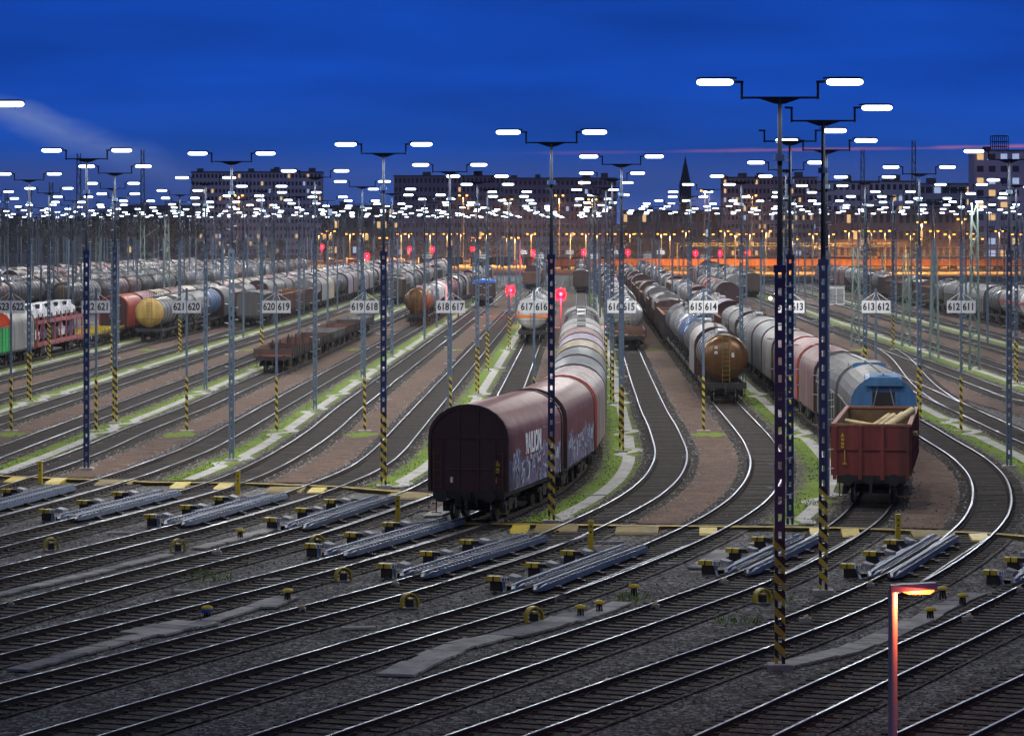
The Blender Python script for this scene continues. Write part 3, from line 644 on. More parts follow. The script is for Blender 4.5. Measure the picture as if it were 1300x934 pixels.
# ------------------------------------------------------------------ lamp masts
H_MAST = 14.05
def mast_proto(colm, striped, off_left, near):
    o = empty('lamp_mast')
    m = MB()
    zt = 9.6
    for x in (-.085, .085):
        m.box(x-.04, x+.04, -.09, .09, 3.0 if striped else 0, zt, colm)
        if striped: m.box(x-.04, x+.04, -.09, .09, 0, 3.0, M_stripe)
    z = .3
    while z < zt:
        m.box(-.045, .045, -.07, .07, z, z+.24, colm if not striped or z > 3 else M_stripe); z += .42
    m.box(-.15, .15, -.11, .11, zt-.1, zt+.08, colm)
    m.tube((0, 0, zt), (0, 0, H_MAST-.35), .075, M_arm, 8, .05)
    if near:
        z = 3.4
        while z < 12.4:
            s = 1 if int(z*10) % 2 else -1
            w = .15 if z < zt else .07
            m.bar((s*w, 0, z), (s*(w+.16), 0, z+.02), .025, .025, M_white); m.bar((-s*w, 0, z+.16), (-s*(w+.16), 0, z+.18), .025, .025, M_white); z += .72
        m.tube((0, 0, 12.2), (0, 0, 12.36), .15, colm, 8)
    m.box(-.3, .3, -.3, .3, -.12, .03, M_conc)
    m.build('column', o)
    m = MB()
    m.bar((-.95, 0, H_MAST-.32), (0, 0, H_MAST-.32), .06, .05, M_arm); m.bar((.95, 0, H_MAST-.32), (0, 0, H_MAST-.32), .06, .05, M_arm)
    m.add([(-.5, -.04, H_MAST-.34), (.5, -.04, H_MAST-.34), (.12, -.04, H_MAST-.47), (-.12, -.04, H_MAST-.47), (-.5, .04, H_MAST-.34), (.5, .04, H_MAST-.34), (.12, .04, H_MAST-.47), (-.12, .04, H_MAST-.47)], [(3, 2, 1, 0), (4, 5, 6, 7), (0, 1, 5, 4), (1, 2, 6, 5), (2, 3, 7, 6), (3, 0, 4, 7)], M_arm)
    for s in (-1, 1):
        m.bar((s*.92, 0, H_MAST-.36), (s*.92, 0, H_MAST+.08), .06, .06, M_arm)
        m.bar((s*.88, 0, H_MAST+.06), (s*1.12, 0, H_MAST+.07), .07, .06, M_arm)
    m.build('cross_arm', o)
    for s in (-1, 1):
        if off_left and s < 0:
            continue
        hsg = MB()
        hsg.loft([[(s*x, -.15, H_MAST+.13), (s*x, .15, H_MAST+.13), (s*x, .10, H_MAST+t), (s*x, -.10, H_MAST+t)] for x, t in ((1.05, .17), (1.2, .18), (1.9, .18), (2.02, .16))], M_arm)
        hd_ = hsg.build('lamp_head', o)
        ln = MB(); rings = []
        for x, r in ((1.13, .35), (1.16, .75), (1.24, 1), (1.90, 1), (1.98, .75), (2.01, .35)):
            rings.append([(s*x, .15*r*math.cos(2*math.pi*i/12), H_MAST+.055+.080*r*math.sin(2*math.pi*i/12)) for i in range(12)])
        ln.loft(rings, M_lens); q_ = ln.build('lens', hd_, smooth=True); add_light(YL, hd_, (s*1.57, 0, H_MAST-.17))
    snap(o); return o
def mast_far():
    m = MB()
    m.box(-.10, .10, -.08, .08, 0, 9.6, M_grey); m.box(-.06, .06, -.06, .06, 9.6, H_MAST-.3, M_arm); m.box(-.95, .95, -.04, .04, H_MAST-.36, H_MAST-.28, M_arm)
    for s in (-1, 1):
        m.box(min(s*.88, s*.96), max(s*.88, s*.96), -.04, .04, H_MAST-.3, H_MAST+.1, M_arm)
        m.box(min(s*.9, s*1.1), max(s*.9, s*1.1), -.06, .06, H_MAST+.02, H_MAST+.12, M_arm)
        rings = []
        for x, r in ((1.10, .4), (1.2, 1), (1.94, 1), (2.04, .4)):
            rings.append([(s*x, .15*r*math.cos(2*math.pi*i/8), H_MAST+.06+.10*r*math.sin(2*math.pi*i/8)) for i in range(8)])
        m.loft(rings, M_lens)
    return m.mesh('lamp_mast')
PROTO = {}
def near_mast(X, Y, striped, off, blue, label, group=None):
    key = (striped, off, blue)
    if key not in PROTO: PROTO[key] = mast_proto(M_navy if blue else M_grey, striped, off, True)
    o = copy_tree(PROTO[key]); o.location = (X, Y, GZ+.1); o.rotation_euler = (0, 0, -.0215+random.uniform(-.03, .03)); tag(o, label, 'lamp mast', group or 'double lamp masts of the yard')
    if Y < 130:
        for c in LASTKIDS.get(o.name, []):
            for d in LASTKIDS.get(c.name, []):
                if d.type == 'LIGHT': d.data = YL3 if Y < 100 else YL4
ML = ['tallest blue lamp mast with striped base, nearest of all', 'blue striped-foot lamp mast left of the red wagon, one lamp missing', 'thin blue lamp mast between the two tall masts, one lamp missing', 'striped-foot lamp mast beside the nearest brown wagon',
      'grey lamp mast rising behind the mast beside the red wagon', 'striped-foot blue lamp mast left of the nearest brown wagon', 'plain blue lamp mast by the yellow duct near the left edge', 'plain grey lamp mast on the grass left of sign 620 619',
      'striped lamp mast at sign 616 615', 'lamp mast at the right edge before the tall tower block', 'lamp mast outside the left edge, one lamp reaching in', 'grey lamp mast right behind sign 618 617', 'striped lamp mast right of sign 613 612',
      'second lamp mast in line behind the tallest blue mast', 'lamp mast just right of sign 622 621', 'grey lamp mast midway between signs 620 619 and 619 618', 'second striped lamp mast behind sign 616 615', 'lamp mast right of sign 615 614', 'striped lamp mast right of sign 618 617',
      'lamp mast at the left edge right of sign 623 622', 'grey lamp mast right of sign 621 620', 'striped lamp mast left of sign 613 612', 'grey lamp mast at sign 619 618', 'third lamp mast in line behind sign 616 615', 'lamp mast at right edge, second in its line']
for i, ((X, Y, s, o_), lab) in enumerate(zip(mast_pos, ML)):
    near_mast(X, Y, bool(s), bool(o_), i in (0, 1, 2, 3, 5, 6), lab)
# grid of farther masts
FARM = mast_far(); cols = {-34.4: 240, -25.4: 255, -15.8: 272, -7.0: 245, 1.9: 276, 10.5: 246, 18.8: 252, 28.5: 246, 37.5: 260, 46.5: 300, -43.5: 225, -52.5: 245, -62: 265, -71.5: 300, -81: 330, -91: 360, -101: 390, -112: 430, -123: 470, -134: 520, 56: 380, 66: 440, 77: 520, 88: 600}
rnd = random.Random(4); farcount = 0
for c, y in cols.items():
    n = 0
    yend = 790 if c < 8 else 660
    while y < yend:
        X = SL*y+c+rnd.uniform(-.8, .8)
        if abs(X*F/y) < 700:
            if y < 300:
                side = 'left' if X*F/y < 0 else 'right'
                lab = 'lamp mast in the middle rows beyond the number signs'
                near_mast(X, y, rnd.random() < .5, False, False, lab, 'lamp masts just beyond the number signs')
            else:
                o = bpy.data.objects.new('lamp_mast', FARM); COL.objects.link(o); o.location = (X, y, GZ+.1); o.rotation_euler = (0, 0, rnd.uniform(-.05, .03)); add_light(YL2, o, (1.57, -.2, H_MAST-.3))
                tag(o, 'distant lamp mast with two white lamps in the crowded far rows', 'lamp mast', 'distant lamp masts crowding the horizon'); farcount += 1
        y += rnd.uniform(38, 46)
for k_ in PROTO.values(): drop(k_)
print('far masts', farcount)
# ------------------------------------------------------------------ number signs
def sign_post(X, Y, left, right, near, label):
    o = empty('track_sign', (X, Y, GZ)); tag(o, label, 'track sign', 'white track number signs')
    m = MB()
    if near:
        m.box(-.07, .07, -.06, .06, 0, 2.9, M_stripe); m.box(-.06, .06, -.05, .05, 2.9, 7.6, M_grey); m.box(-.35, .35, -.3, .3, -.05, .04, M_conc)
    else: m.box(-.07, .07, -.06, .06, 0, 7.4, M_grey)
    m.build('post', o)
    b = MB()
    for s in (-1, 1):
        b.bar((0, -.03, 7.4), (s*.66, -.05, 6.95), .03, .03, M_white); b.bar((0, -.03, 7.4), (s*.2, -.05, 6.95), .025, .025, M_white)
    b.build('bracket', o)
    for s, num in ((-1, left), (1, right)):
        p = MB(); x0, x1 = (s*.02, s*.76) if s > 0 else (s*.76, s*.02)
        p.box(x0, x1, -.09, -.065, 6.28, 6.94, M_white); q = p.build('panel', o)
        t = bpy.data.objects.new('number', text_mesh(num, .46, M_black)); COL.objects.link(t); t.parent = q; t.location = (s*.39, -.096, 6.60); t.rotation_euler = (R(90), 0, 0); t.scale = (.92, 1.15, 1)
SX = {623: 14, 622: 122, 621: 237, 620: 351, 619: 463, 618: 572, 617: 678, 616: 789, 615: 893, 614: 1003, 613: 1112, 612: 1220}
for k, x in SX.items():
    Y = 172.0; X = (x-CX)*Y/F
    sign_post(X, Y, str(k), str(k-1), True, f'white number sign {k} {k-1} on a striped post')
for k, D in ((620, 530), (619, 640), (618, 530), (617, 640), (616, 530), (615, 640), (614, 540), (613, 640), (622, 530), (612, 530)):
    sign_post(SL*D+(OFF[k]+OFF[k-1])/2, D, str(k), str(k-1), False, f'small distant white sign {k} {k-1} on a grey post')
# ------------------------------------------------------------------ wagons
def arch(hw, z0, zs, zt, n=12):
    """cross-section: straight sides from z0 to zs, half ellipse up to zt (open at the bottom)"""
    p = [(-hw, z0), (-hw, zs)]
    for i in range(1, n): t = math.pi*(1-i/n); p.append((hw*math.cos(t), zs+(zt-zs)*math.sin(t)))
    return p+[(hw, zs), (hw, z0)]
def bogie_mesh(near):
    m = MB()
    for s in (-1, 1):
        m.box(s*1.05-.06, s*1.05+.06, -1.25, 1.25, .52, .72, M_dark); m.box(s*1.05-.08, s*1.05+.08, -.35, .35, .35, .8, M_dark)
        for y in (-.9, .9): m.box(s*1.05-.10, s*1.05+.10, y-.16, y+.16, .34, .62, M_dark)
    m.box(-1.0, 1.0, -.2, .2, .55, .9, M_dark)
    return m.mesh('bogie')
def wheelset_mesh():
    m = MB()
    for s in (-1, 1):
        m.tube((s*.69, 0, .46), (s*.83, 0, .46), .46, M_wheel, 18); m.tube((s*.66, 0, .46), (s*.69, 0, .46), .49, M_rail, 18)
    m.tube((-.7, 0, .46), (.7, 0, .46), .08, M_dark, 8); return m.mesh('wheelset')
BOG = bogie_mesh(True); WHS = wheelset_mesh()
def buffer_mesh():
    m = MB(); m.tube((0, -.62, 1.03), (0, -.56, 1.03), .23, M_dark, 14); m.tube((0, -.56, 1.03), (0, -.2, 1.03), .09, M_wheel, 10); m.tube((0, -.3, 1.03), (0, .02, 1.03), .13, M_dark, 10); return m.mesh('buffer')
BUF = buffer_mesh()
def addm(me, name, parent, loc=(0, 0, 0), rz=0.):
    o = bpy.data.objects.new(name, me); COL.objects.link(o); o.parent = parent; o.location = loc; o.rotation_euler = (0, 0, rz); return o
def running_gear(o, Ln, detail, frame=None):
    h = Ln/2
    m = MB(); fm = frame or M_dark
    m.box(-1.3, 1.3, -h, -h+.22, .86, 1.16, fm); m.box(-1.3, 1.3, h-.22, h, .86, 1.16, fm)
    for s in (-1, 1): m.box(s*1.25-.06, s*1.25+.06, -h+.22, h-.22, .93, 1.14, fm)
    m.box(-.25, .25, -h+.22, h-.22, .8, 1.1, M_dark)
    if detail:
        m.box(-.95, .1, -1.6, -.2, .45, .9, M_dark); m.tube((.5, -.6, .65), (.5, .9, .65), .18, M_dark, 10)
        for s in (-1, 1):
            for y in (-h+.1, h-.1): m.bar((s*1.2, y, .35), (s*1.2, y, .9), .04, .04, M_dark); m.bar((s*1.0, y, .36), (s*1.38, y, .36), .04, .04, M_yeld)
        for y, q in ((-h, -1), (h, 1)): m.box(-.12, .12, min(y, y+q*.3), max(y, y+q*.3), .85, 1.15, M_dark); m.box(-.05, .05, min(y+q*.3, y+q*.4), max(y+q*.3, y+q*.4), .5, 1.02, M_dark)
    m.build('underframe', o)
    for y in (-h*.62, h*.62):
        b = addm(BOG, 'bogie', o, (0, y, 0))
        if detail:
            for w in (-.9, .9): addm(WHS, 'wheelset', b, (0, w, 0))
    if detail:
        for s in (-.875, .875): addm(BUF, 'buffer', o, (s, -h, 0)); addm(BUF, 'buffer', o, (s, h, 0), math.pi)
    else:
        w = MB()
        for y in (-h*.62-.9, -h*.62+.9, h*.62-.9, h*.62+.9): w.tube((-.8, y, .46), (.8, y, .46), .46, M_wheel, 12)
        w.build('wheelsets', o)
def colored(o, c): o.color = (*c, 1); return o
# every builder: (detail) -> (root, length, names of parts that take the wagon's colour)
def w_coil(detail, graf=False, ringc=None, endm=None):
    Ln = 12.0-1.24; h = Ln/2; o = empty('covered_wagon'); running_gear(o, Ln, detail)
    m = MB(); n = 40 if detail else 12; rings = []
    for i in range(n+1):
        y = -h+.12+(Ln-.24)*i/n; e = .030*(1 if i % 2 else -1) if detail else 0
        rings.append([(x*(1+e*.8), y, z+e*(z-1.1)*.35) for x, z in arch(1.43, 1.12, 3.05, 4.22)])
    m.loft(rings, M_graf if graf else M_tarp, cap=False, closed=False)
    b = m.build('tarpaulin', o, smooth=True)
    for y in (-h, h):
        m = MB()
        q = 1 if y < 0 else -1
        pr = arch(1.42, 1.14, 3.1, 4.18); m.loft([[(x, y+q*.03, z) for x, z in pr], [(x, y+q*.10, z) for x, z in pr]], endm or M_endwall)
        for (a0, b0) in ((-.95, .1), (-.35, .1), (.35, .1), (.95, .1)): m.box(a0-.05, a0+.05, min(y-q*.03, y+q*.03), max(y-q*.03, y+q*.03), 1.16, 3.1 if abs(a0) > .5 else 4.02, endm or M_endwall)
        m.box(-1.43, 1.43, min(y-q*.05, y+q*.028), max(y-q*.05, y+q*.028), 3.04, 3.14, endm or M_endwall)
        m.box(-.3, .3, min(y-q*.02, y+q*.025), max(y-q*.02, y+q*.025), 2.78, 2.9, endm or M_endwall)
        m.build('end_wall', o)
        if detail:
            m = MB()
            for x in (-1.12, 1.12):
                m.bar((x-.14, y-q*.09, 1.2), (x-.14, y-q*.09, 2.6), .03, .03, M_rustbar); m.bar((x+.14, y-q*.09, 1.2), (x+.14, y-q*.09, 2.6), .03, .03, M_rustbar)
                for z in (1.3, 1.6, 1.9, 2.2, 2.5): m.bar((x-.14, y-q*.09, z), (x+.14, y-q*.09, z), .03, .03, M_rustbar)
            m.bar((-.8, y-q*.1, 1.95), (.8, y-q*.1, 1.95), .03, .03, M_rustbar)
            m.build('handrail', o)
            m = MB()
            for x in (-.28, .32): m.tube((x, y-q*.1, 1.0), (x+.05, y-q*.32, .62), .03, M_dark, 6); m.tube((x+.05, y-q*.32, .62), (x-.03, y-q*.4, .85), .03, M_dark, 6)
            m.build('brake_hose', o)
    for y in (-h, h):
        m = MB(); q = 1 if y < 0 else -1; a = arch(1.47, 1.12, 3.06, 4.27); c = arch(1.36, 1.12, 3.02, 4.14)
        m.loft([[(p[0], y-q*.06, p[1]) for p in a], [(p[0], y+q*.14, p[1]) for p in a], [(p[0], y+q*.14, p[1]) for p in c], [(p[0], y-q*.06, p[1]) for p in c], [(p[0], y-q*.06, p[1]) for p in a]], (ringc or M_endframe) if y < 0 else M_endframe, cap=False, closed=False)
        m.build('end_frame', o)
    return o, Ln, ['tarpaulin']
M_endwall = mat('wagon_end_maroon', (.055, .012, .018), rough=.5, var=.3, dirt=(GRIME, .5))
M_endframe = mat('wagon_frame_maroon', (.045, .016, .016), rough=.55, var=.3)
M_rustbar = mat('rusty_rail', (.14, .055, .02), rough=.6, var=.3)
M_orend = mat('orange_end', (.75, .10, .03), rough=.45, var=.2)
M_redring = mat('red_frame', (.36, .035, .02), rough=.45, var=.2)
def w_blue(detail, end=True):
    Ln = 14.02-1.24; h = Ln/2; o = empty('sliding_wall_wagon'); running_gear(o, Ln, detail)
    m = MB(); n = 44 if detail else 10; rings = []
    prof = arch(1.42, 2.75, 2.95, 4.22)
    for i in range(n+1):
        y = -h+.1+(Ln-.2)*i/n; e = .012 if (i % 2 and detail) else 0
        rings.append([(x*(1+e), y, z+e*2) for x, z in prof])
    m.loft(rings, M_tarp, cap=False, closed=False); m.bar((.0, -h+.2, 4.25), (0, h-.2, 4.25), .06, .05, M_dark); m.build('roof', o)
    m = MB()
    for s in (-1, 1):
        m.box(min(s*1.36, s*1.41), max(s*1.36, s*1.41), -h+.1, h-.1, 1.16, 2.8, M_wall_old)
        for i in range(9):
            y = -h+.3+i*(Ln-.6)/8; m.box(min(s*1.41, s*1.45), max(s*1.41, s*1.45), y-.05, y+.05, 1.16, 2.8, M_dark)
        m.box(min(s*1.41, s*1.46), max(s*1.41, s*1.46), -h+.1, h-.1, 2.72, 2.80, M_retgrey)
    m.build('side_wall', o)
    em = M_blue if end else M_wall_old
    for y in (-h, h):
        q = 1 if y < 0 else -1; m = MB(); pr = arch(1.44, 1.14, 2.95, 4.24)
        m.loft([[(x, y-q*.0, z) for x, z in pr], [(x, y+q*.12, z) for x, z in pr]], em)
        m.loft([[(-.78, y-q*.32, 3.78), (.78, y-q*.32, 3.78), (.78, y-q*.32, 4.04), (.6, y-q*.3, 4.16), (-.6, y-q*.3, 4.16), (-.78, y-q*.32, 4.04)], [(-.78, y+q*.9, 3.98), (.78, y+q*.9, 3.98), (.78, y+q*.9, 4.24), (.6, y+q*.9, 4.30), (-.6, y+q*.9, 4.30), (-.78, y+q*.9, 4.24)]], em)
        for s in (-1, 1):
            m.box(min(s*.50, s*.62), max(s*.50, s*.62), min(y-q*.05, y), max(y-q*.05, y), 1.2, 3.8, em); m.bar((s*.25, y-q*.10, 3.75), (s*.52, y-q*.10, 2.6), .05, .04, M_retgrey)
        m.box(-.48, .48, min(y-q*.02, y), max(y-q*.02, y), 2.5, 3.5, M_black)
        m.build('end_wall', o)
    return o, Ln, ['roof']
M_wall_old = mat('old_wagon_wall', (.13, .13, .125), rough=.55, var=.45, scale=2, dirt=(GRIME, .7), streak=True)
M_blue = mat('blue_wagon_end', (.045, .16, .34), rough=.45, var=.2, dirt=(GRIME, .4), streak=True)
def w_gondola(detail, hgt=3.12):
    Ln = 14.04-1.24; h = Ln/2; o = empty('open_wagon'); running_gear(o, Ln, detail)
    m = MB(); w = 1.46
    def wall(x0, x1, y0, y1): m.box(x0, x1, y0, y1, 1.16, hgt-.1, M_paint)
    wall(-w, -w+.05, -h+.05, h-.05); wall(w-.05, w, -h+.05, h-.05); wall(-w+.05, w-.05, -h, -h+.05); wall(-w+.05, w-.05, h-.05, h)
    for s in (-1, 1):
        n = 9
        for i in range(n+1): y = -h+.1+(Ln-.2)*i/n; m.box(min(s*w, s*(w+.07)), max(s*w, s*(w+.07)), y-.06, y+.06, 1.16, hgt-.1, M_paint)
        m.box(min(s*w, s*(w+.05)), max(s*w, s*(w+.05)), -h+.2, h-.2, 2.05, 2.14, M_paint)
        for x in (s*.42, s*1.38):
            for y, q in ((-h, -1), (h, 1)): m.box(x-.07, x+.07, min(y, y+q*.08), max(y, y+q*.08), 1.0, hgt-.1, M_paint)
    for y, q in ((-h, -1), (h, 1)): m.box(-1.31, 1.31, min(y, y+q*.06), max(y, y+q*.06), 2.12, 2.2, M_paint)
    m.build('body', o)
    m = MB(); t = .10
    m.box(-w-.06, -w+t, -h-.03, h+.03, hgt-.1, hgt, M_rimpaint); m.box(w-t, w+.06, -h-.03, h+.03, hgt-.1, hgt, M_rimpaint)
    m.box(-w+t, w-t, -h-.03, -h+t, hgt-.1, hgt, M_rimpaint); m.box(-w+t, w-t, h-t, h+.03, hgt-.1, hgt, M_rimpaint); m.build('rim', o)
    m = MB(); m.box(-w+.06, w-.06, -h+.06, h-.06, 1.16, 1.24, M_inside)
    for a in ((-w+.052, -w+.06, -h+.06, h-.06), (w-.06, w-.052, -h+.06, h-.06), (-w+.06, w-.06, -h+.052, -h+.06), (-w+.06, w-.06, h-.06, h-.052)): m.box(*a, 1.24, hgt-.11, M_inside)
    m.build('inside', o)
    return o, Ln, ['body']
M_rimpaint = mat('rim_paint', (.26, .11, .07), rough=.55, var=.3)
def w_tank(detail, r=1.42, chrome=False, stripe=None, Ln=13.0, ends=None, ribs=0):
    Ln -= 1.24; h = Ln/2; o = empty('tank_wagon'); running_gear(o, Ln, detail); mt = M_chrome if chrome else M_tank
    m = MB(); n = 24 if detail else 14; zc = 1.32+r; prof = [(-h+.25, .15), (-h+.28, .55), (-h+.36, .8), (-h+.50, .94), (-h+.72, 1.)]
    prof = prof+[(-y, q) for y, q in reversed(prof)]; rings = [[(r*q*math.cos(2*math.pi*i/n), y, zc+r*q*math.sin(2*math.pi*i/n)) for i in range(n)] for y, q in prof]
    m.loft(rings, mt)
    k = ribs or 5
    for i in range(k):
        y = -h+.9+(Ln-1.8)*i/(k-1)
        m.loft([[((r+e)*math.cos(2*math.pi*j/n), y+d, zc+(r+e)*math.sin(2*math.pi*j/n)) for j in range(n)] for e, d in ((0, -.06), (.03, -.05), (.03, .05), (0, .06))], M_dark if not ribs else M_cover, cap=False)
    m.build('tank', o, smooth=True)
    if ends:
        for q in (1, -1):
            m = MB(); rr = [[(r*k*1.004*math.cos(2*math.pi*i/n), q*(y-.012), zc+r*k*1.004*math.sin(2*math.pi*i/n)) for i in range(n)] for y, k in prof[:5]]
            m.loft(rr, ends); m.build('end_cap', o, smooth=True)
    m = MB()
    if stripe: m.box(-r-.02, -r+.08, -h+.75, h-.75, zc-.14, zc+.14, stripe); m.box(r-.08, r+.02, -h+.75, h-.75, zc-.14, zc+.14, stripe)
    if stripe:
        for y in (-h+.30,): m.loft([[(1.0*r*.93*math.cos(t), y+.02-.03, zc+.0) for t in (0, math.pi)], [(1.0*r*.93*math.cos(t), y-.01, zc+.22) for t in (0, math.pi)]], stripe, cap=False, closed=False)
    if stripe: m.build('stripe', o)
    if stripe:
        m = MB(); qs = [(-q_, y_) for y_, q_ in reversed(prof[:5])]+[(q_, y_) for y_, q_ in prof[:5]]
        m.loft([[(r*q_*.985, y_-.03, zc-.42), (r*q_*.985, y_-.03, zc-.16), (r*q_*.985, y_+.02, zc-.16), (r*q_*.985, y_+.02, zc-.42)] for q_, y_ in qs], stripe); m.build('end_stripe', o)
    for y in (-h*.6, h*.6): m = MB(); m.box(-.9, .9, y-.3, y+.3, 1.1, zc-r*.8, M_dark); m.build('saddle', o)
    m = MB()
    m.box(-.32, .32, -h*.45, h*.45, zc+r+.08, zc+r+.13, M_retgrey); m.tube((0, 0, zc+r-.1), (0, 0, zc+r+.2), .35, mt, 12)
    if detail:
        for s in (-1, 1):
            m.bar((s*.36, -h*.45, zc+r+.5), (s*.36, h*.45, zc+r+.5), .03, .03, M_dark)
            for y in (-h*.45, -h*.2, 0, h*.2, h*.45): m.bar((s*.36, y, zc+r+.1), (s*.36, y, zc+r+.5), .03, .03, M_dark)
    m.build('walkway', o)
    m = MB(); yl = -h+.02
    for s in (-1, 1): m.bar((s*.22+.05, yl, 1.2), (s*.22+.05, yl+.05, zc+r*.95), .035, .035, M_yeld)
    z = 1.4
    while z < zc+r*.9: m.bar((-.17, yl, z), (.27, yl, z), .03, .03, M_yeld); z += .28
    for s in (-1, 1): m.bar((s*1.25, -h+.05, 1.1), (s*1.25, -h+.05, 2.1), .04, .04, M_dark)
    m.bar((-1.25, -h+.05, 2.1), (1.25, -h+.05, 2.1), .04, .04, M_dark); m.box(-1.3, 1.3, -h+.0, -h+.5, 1.17, 1.21, M_dark)
    m.build('ladder', o)
    return o, Ln, ['tank']
def w_low(detail, stakes=True):
    Ln = 13.8-1.24; h = Ln/2; o = empty('flat_wagon'); running_gear(o, Ln, detail)
    m = MB(); m.box(-1.35, 1.35, -h, h, 1.16, 1.26, M_floor if stakes else M_planks); m.build('floor', o)
    m = MB()
    for s in (-1, 1): 
        m.box(min(s*1.35, s*1.40), max(s*1.35, s*1.40), -h+.05, h-.05, 1.16, 1.72, M_paint)
        for i in range(9): y = -h+.3+i*(Ln-.6)/8; m.box(min(s*1.4, s*1.47), max(s*1.4, s*1.47), y-.05, y+.05, 1.0, 1.78, M_dark)
    m.box(-1.35, 1.35, -h, -h+.05, 1.26, 1.70, M_paint); m.box(-1.35, 1.35, h-.05, h, 1.26, 1.70, M_paint)
    m.build('side_board', o)
    if stakes:
        for y in (h-.7, h-.2):
            m = MB()
            for x in (-1.2, -.6, 0, .6, 1.2): m.box(x-.04, x+.04, y-.04, y+.04, 1.26, 2.0, M_dark)
            m.build('stake', o)
    return o, Ln, ['side_board']
M_planks = mat('deck_planks', (.20, .15, .115), rough=.8, var=.4)
M_floor = mat('red_floor', (.42, .07, .035), rough=.7, var=.4, scale=1.5, dirt=((.10, .07, .05), .8))
def w_box(detail, top=None, hgt=3.5):
    Ln = 12.4-1.24; h = Ln/2; o = empty('box_wagon'); running_gear(o, Ln, detail)
    m = MB(); m.box(-1.4, 1.4, -h, h, 1.16, hgt, M_paint)
    for s in (-1, 1):
        for i in range(13): y = -h+.1+i*(Ln-.2)/12; m.box(min(s*1.4, s*1.47), max(s*1.4, s*1.47), y-.05, y+.05, 1.1, hgt, M_paint)
    for x in (-1.3, -.75, -.25, .25, .75, 1.3): m.box(x-.04, x+.04, -h-.06, -h, 1.1, hgt, M_paint)
    m.build('body', o)
    m = MB()
    if top: m.loft([[(-1.5, y, hgt-.22), (1.5, y, hgt-.22), (1.46, y, hgt+.08), (0, y, hgt+.26), (-1.46, y, hgt+.08)] for y in (-h-.06, h+.06)], top)
    else: m.loft([[(-1.46, y, hgt+.0), (1.46, y, hgt+.0), (1.2, y, hgt+.2), (0, y, hgt+.34), (-1.2, y, hgt+.2)] for y in (-h-.02, h+.02)], M_tarp)
    m.build('roof', o)
    return o, Ln, ['body', 'roof']
def w_hopper(detail):
    """rounded grain hopper with sloping lower ends"""
    Ln = 13.0-1.24; h = Ln/2; o = empty('hopper_wagon'); running_gear(o, Ln, detail)
    m = MB(); top = arch(1.45, 2.5, 3.3, 4.2, 10)
    rings = []
    for i in range(15):
        y = -h+.3+(Ln-.6)*i/14; e = .012 if i % 2 else 0; rings.append([(x*(1+e), y, z) for x, z in top])
    m.loft(rings, M_paint, cap=True, closed=True)
    n = 3
    for i in range(n):
        a = -h+1.1+i*(Ln-2.2)/n; b = -h+1.1+(i+1)*(Ln-2.2)/n
        m.loft([[(-1.42, a+.02, 2.5), (1.42, a+.02, 2.5), (1.42, b-.02, 2.5), (-1.42, b-.02, 2.5)], [(-.5, (a+b)/2-.5, 1.2), (.5, (a+b)/2-.5, 1.2), (.5, (a+b)/2+.5, 1.2), (-.5, (a+b)/2+.5, 1.2)]], M_paint)
    m.build('body', o)
    m = MB()
    for y, q in ((-h+.1, 1), (h-.1, -1)):
        for s in (-1, 1): m.bar((s*1.2, y, 1.1), (s*1.2, y+q*.2, 3.6), .08, .08, M_dark)
    m.box(-.3, .3, -h+.5, h-.5, 4.24, 4.28, M_dark); m.build('walkway', o)
    return o, Ln, ['body']
def w_skeleton(detail):
    Ln = 14.-1.24; h = Ln/2; o = empty('container_wagon'); running_gear(o, Ln, detail, M_yeld)
    m = MB()
    for i in range(6): y = -h+.5+i*(Ln-1)/5; m.box(-1.3, 1.3, y-.12, y+.12, 1.14, 1.26, M_yel); m.box(-1.3, -1.15, y-.3, y+.3, 1.26, 1.36, M_yel); m.box(1.15, 1.3, y-.3, y+.3, 1.26, 1.36, M_yel)
    m.build('crossbeam', o); return o, Ln, []
M_pink = mat('carrier_red', (.36, .11, .12), rough=.5, var=.3)
def w_carrier(detail):
    Ln = 24.; h = Ln/2; o = empty('car_carrier_wagon'); running_gear(o, Ln, True, M_pink)
    for z, nm in ((1.16, 'lower_deck'), (2.95, 'upper_deck')):
        m = MB(); m.box(-1.4, 1.4, -h, h, z-.06, z, M_pink); m.box(-1.45, -1.40, -h, h, z-.1, z+.22, M_pink); m.box(1.40, 1.45, -h, h, z-.1, z+.22, M_pink); m.build(nm, o)
    m = MB()
    for i in range(9):
        y = -h+.15+i*(Ln-.3)/8
        for s in (-1, 1): m.box(s*1.42-.07, s*1.42+.07, y-.08, y+.08, 1.0, 3.4, M_pink)
    m.bar((-1.42, -h+.3, 1.2), (-1.42, -h+2.4, 2.9), .06, .06, M_pink); m.bar((1.42, -h+.3, 1.2), (1.42, -h+2.4, 2.9), .06, .06, M_pink)
    m.build('deck_post', o); return o, Ln, []
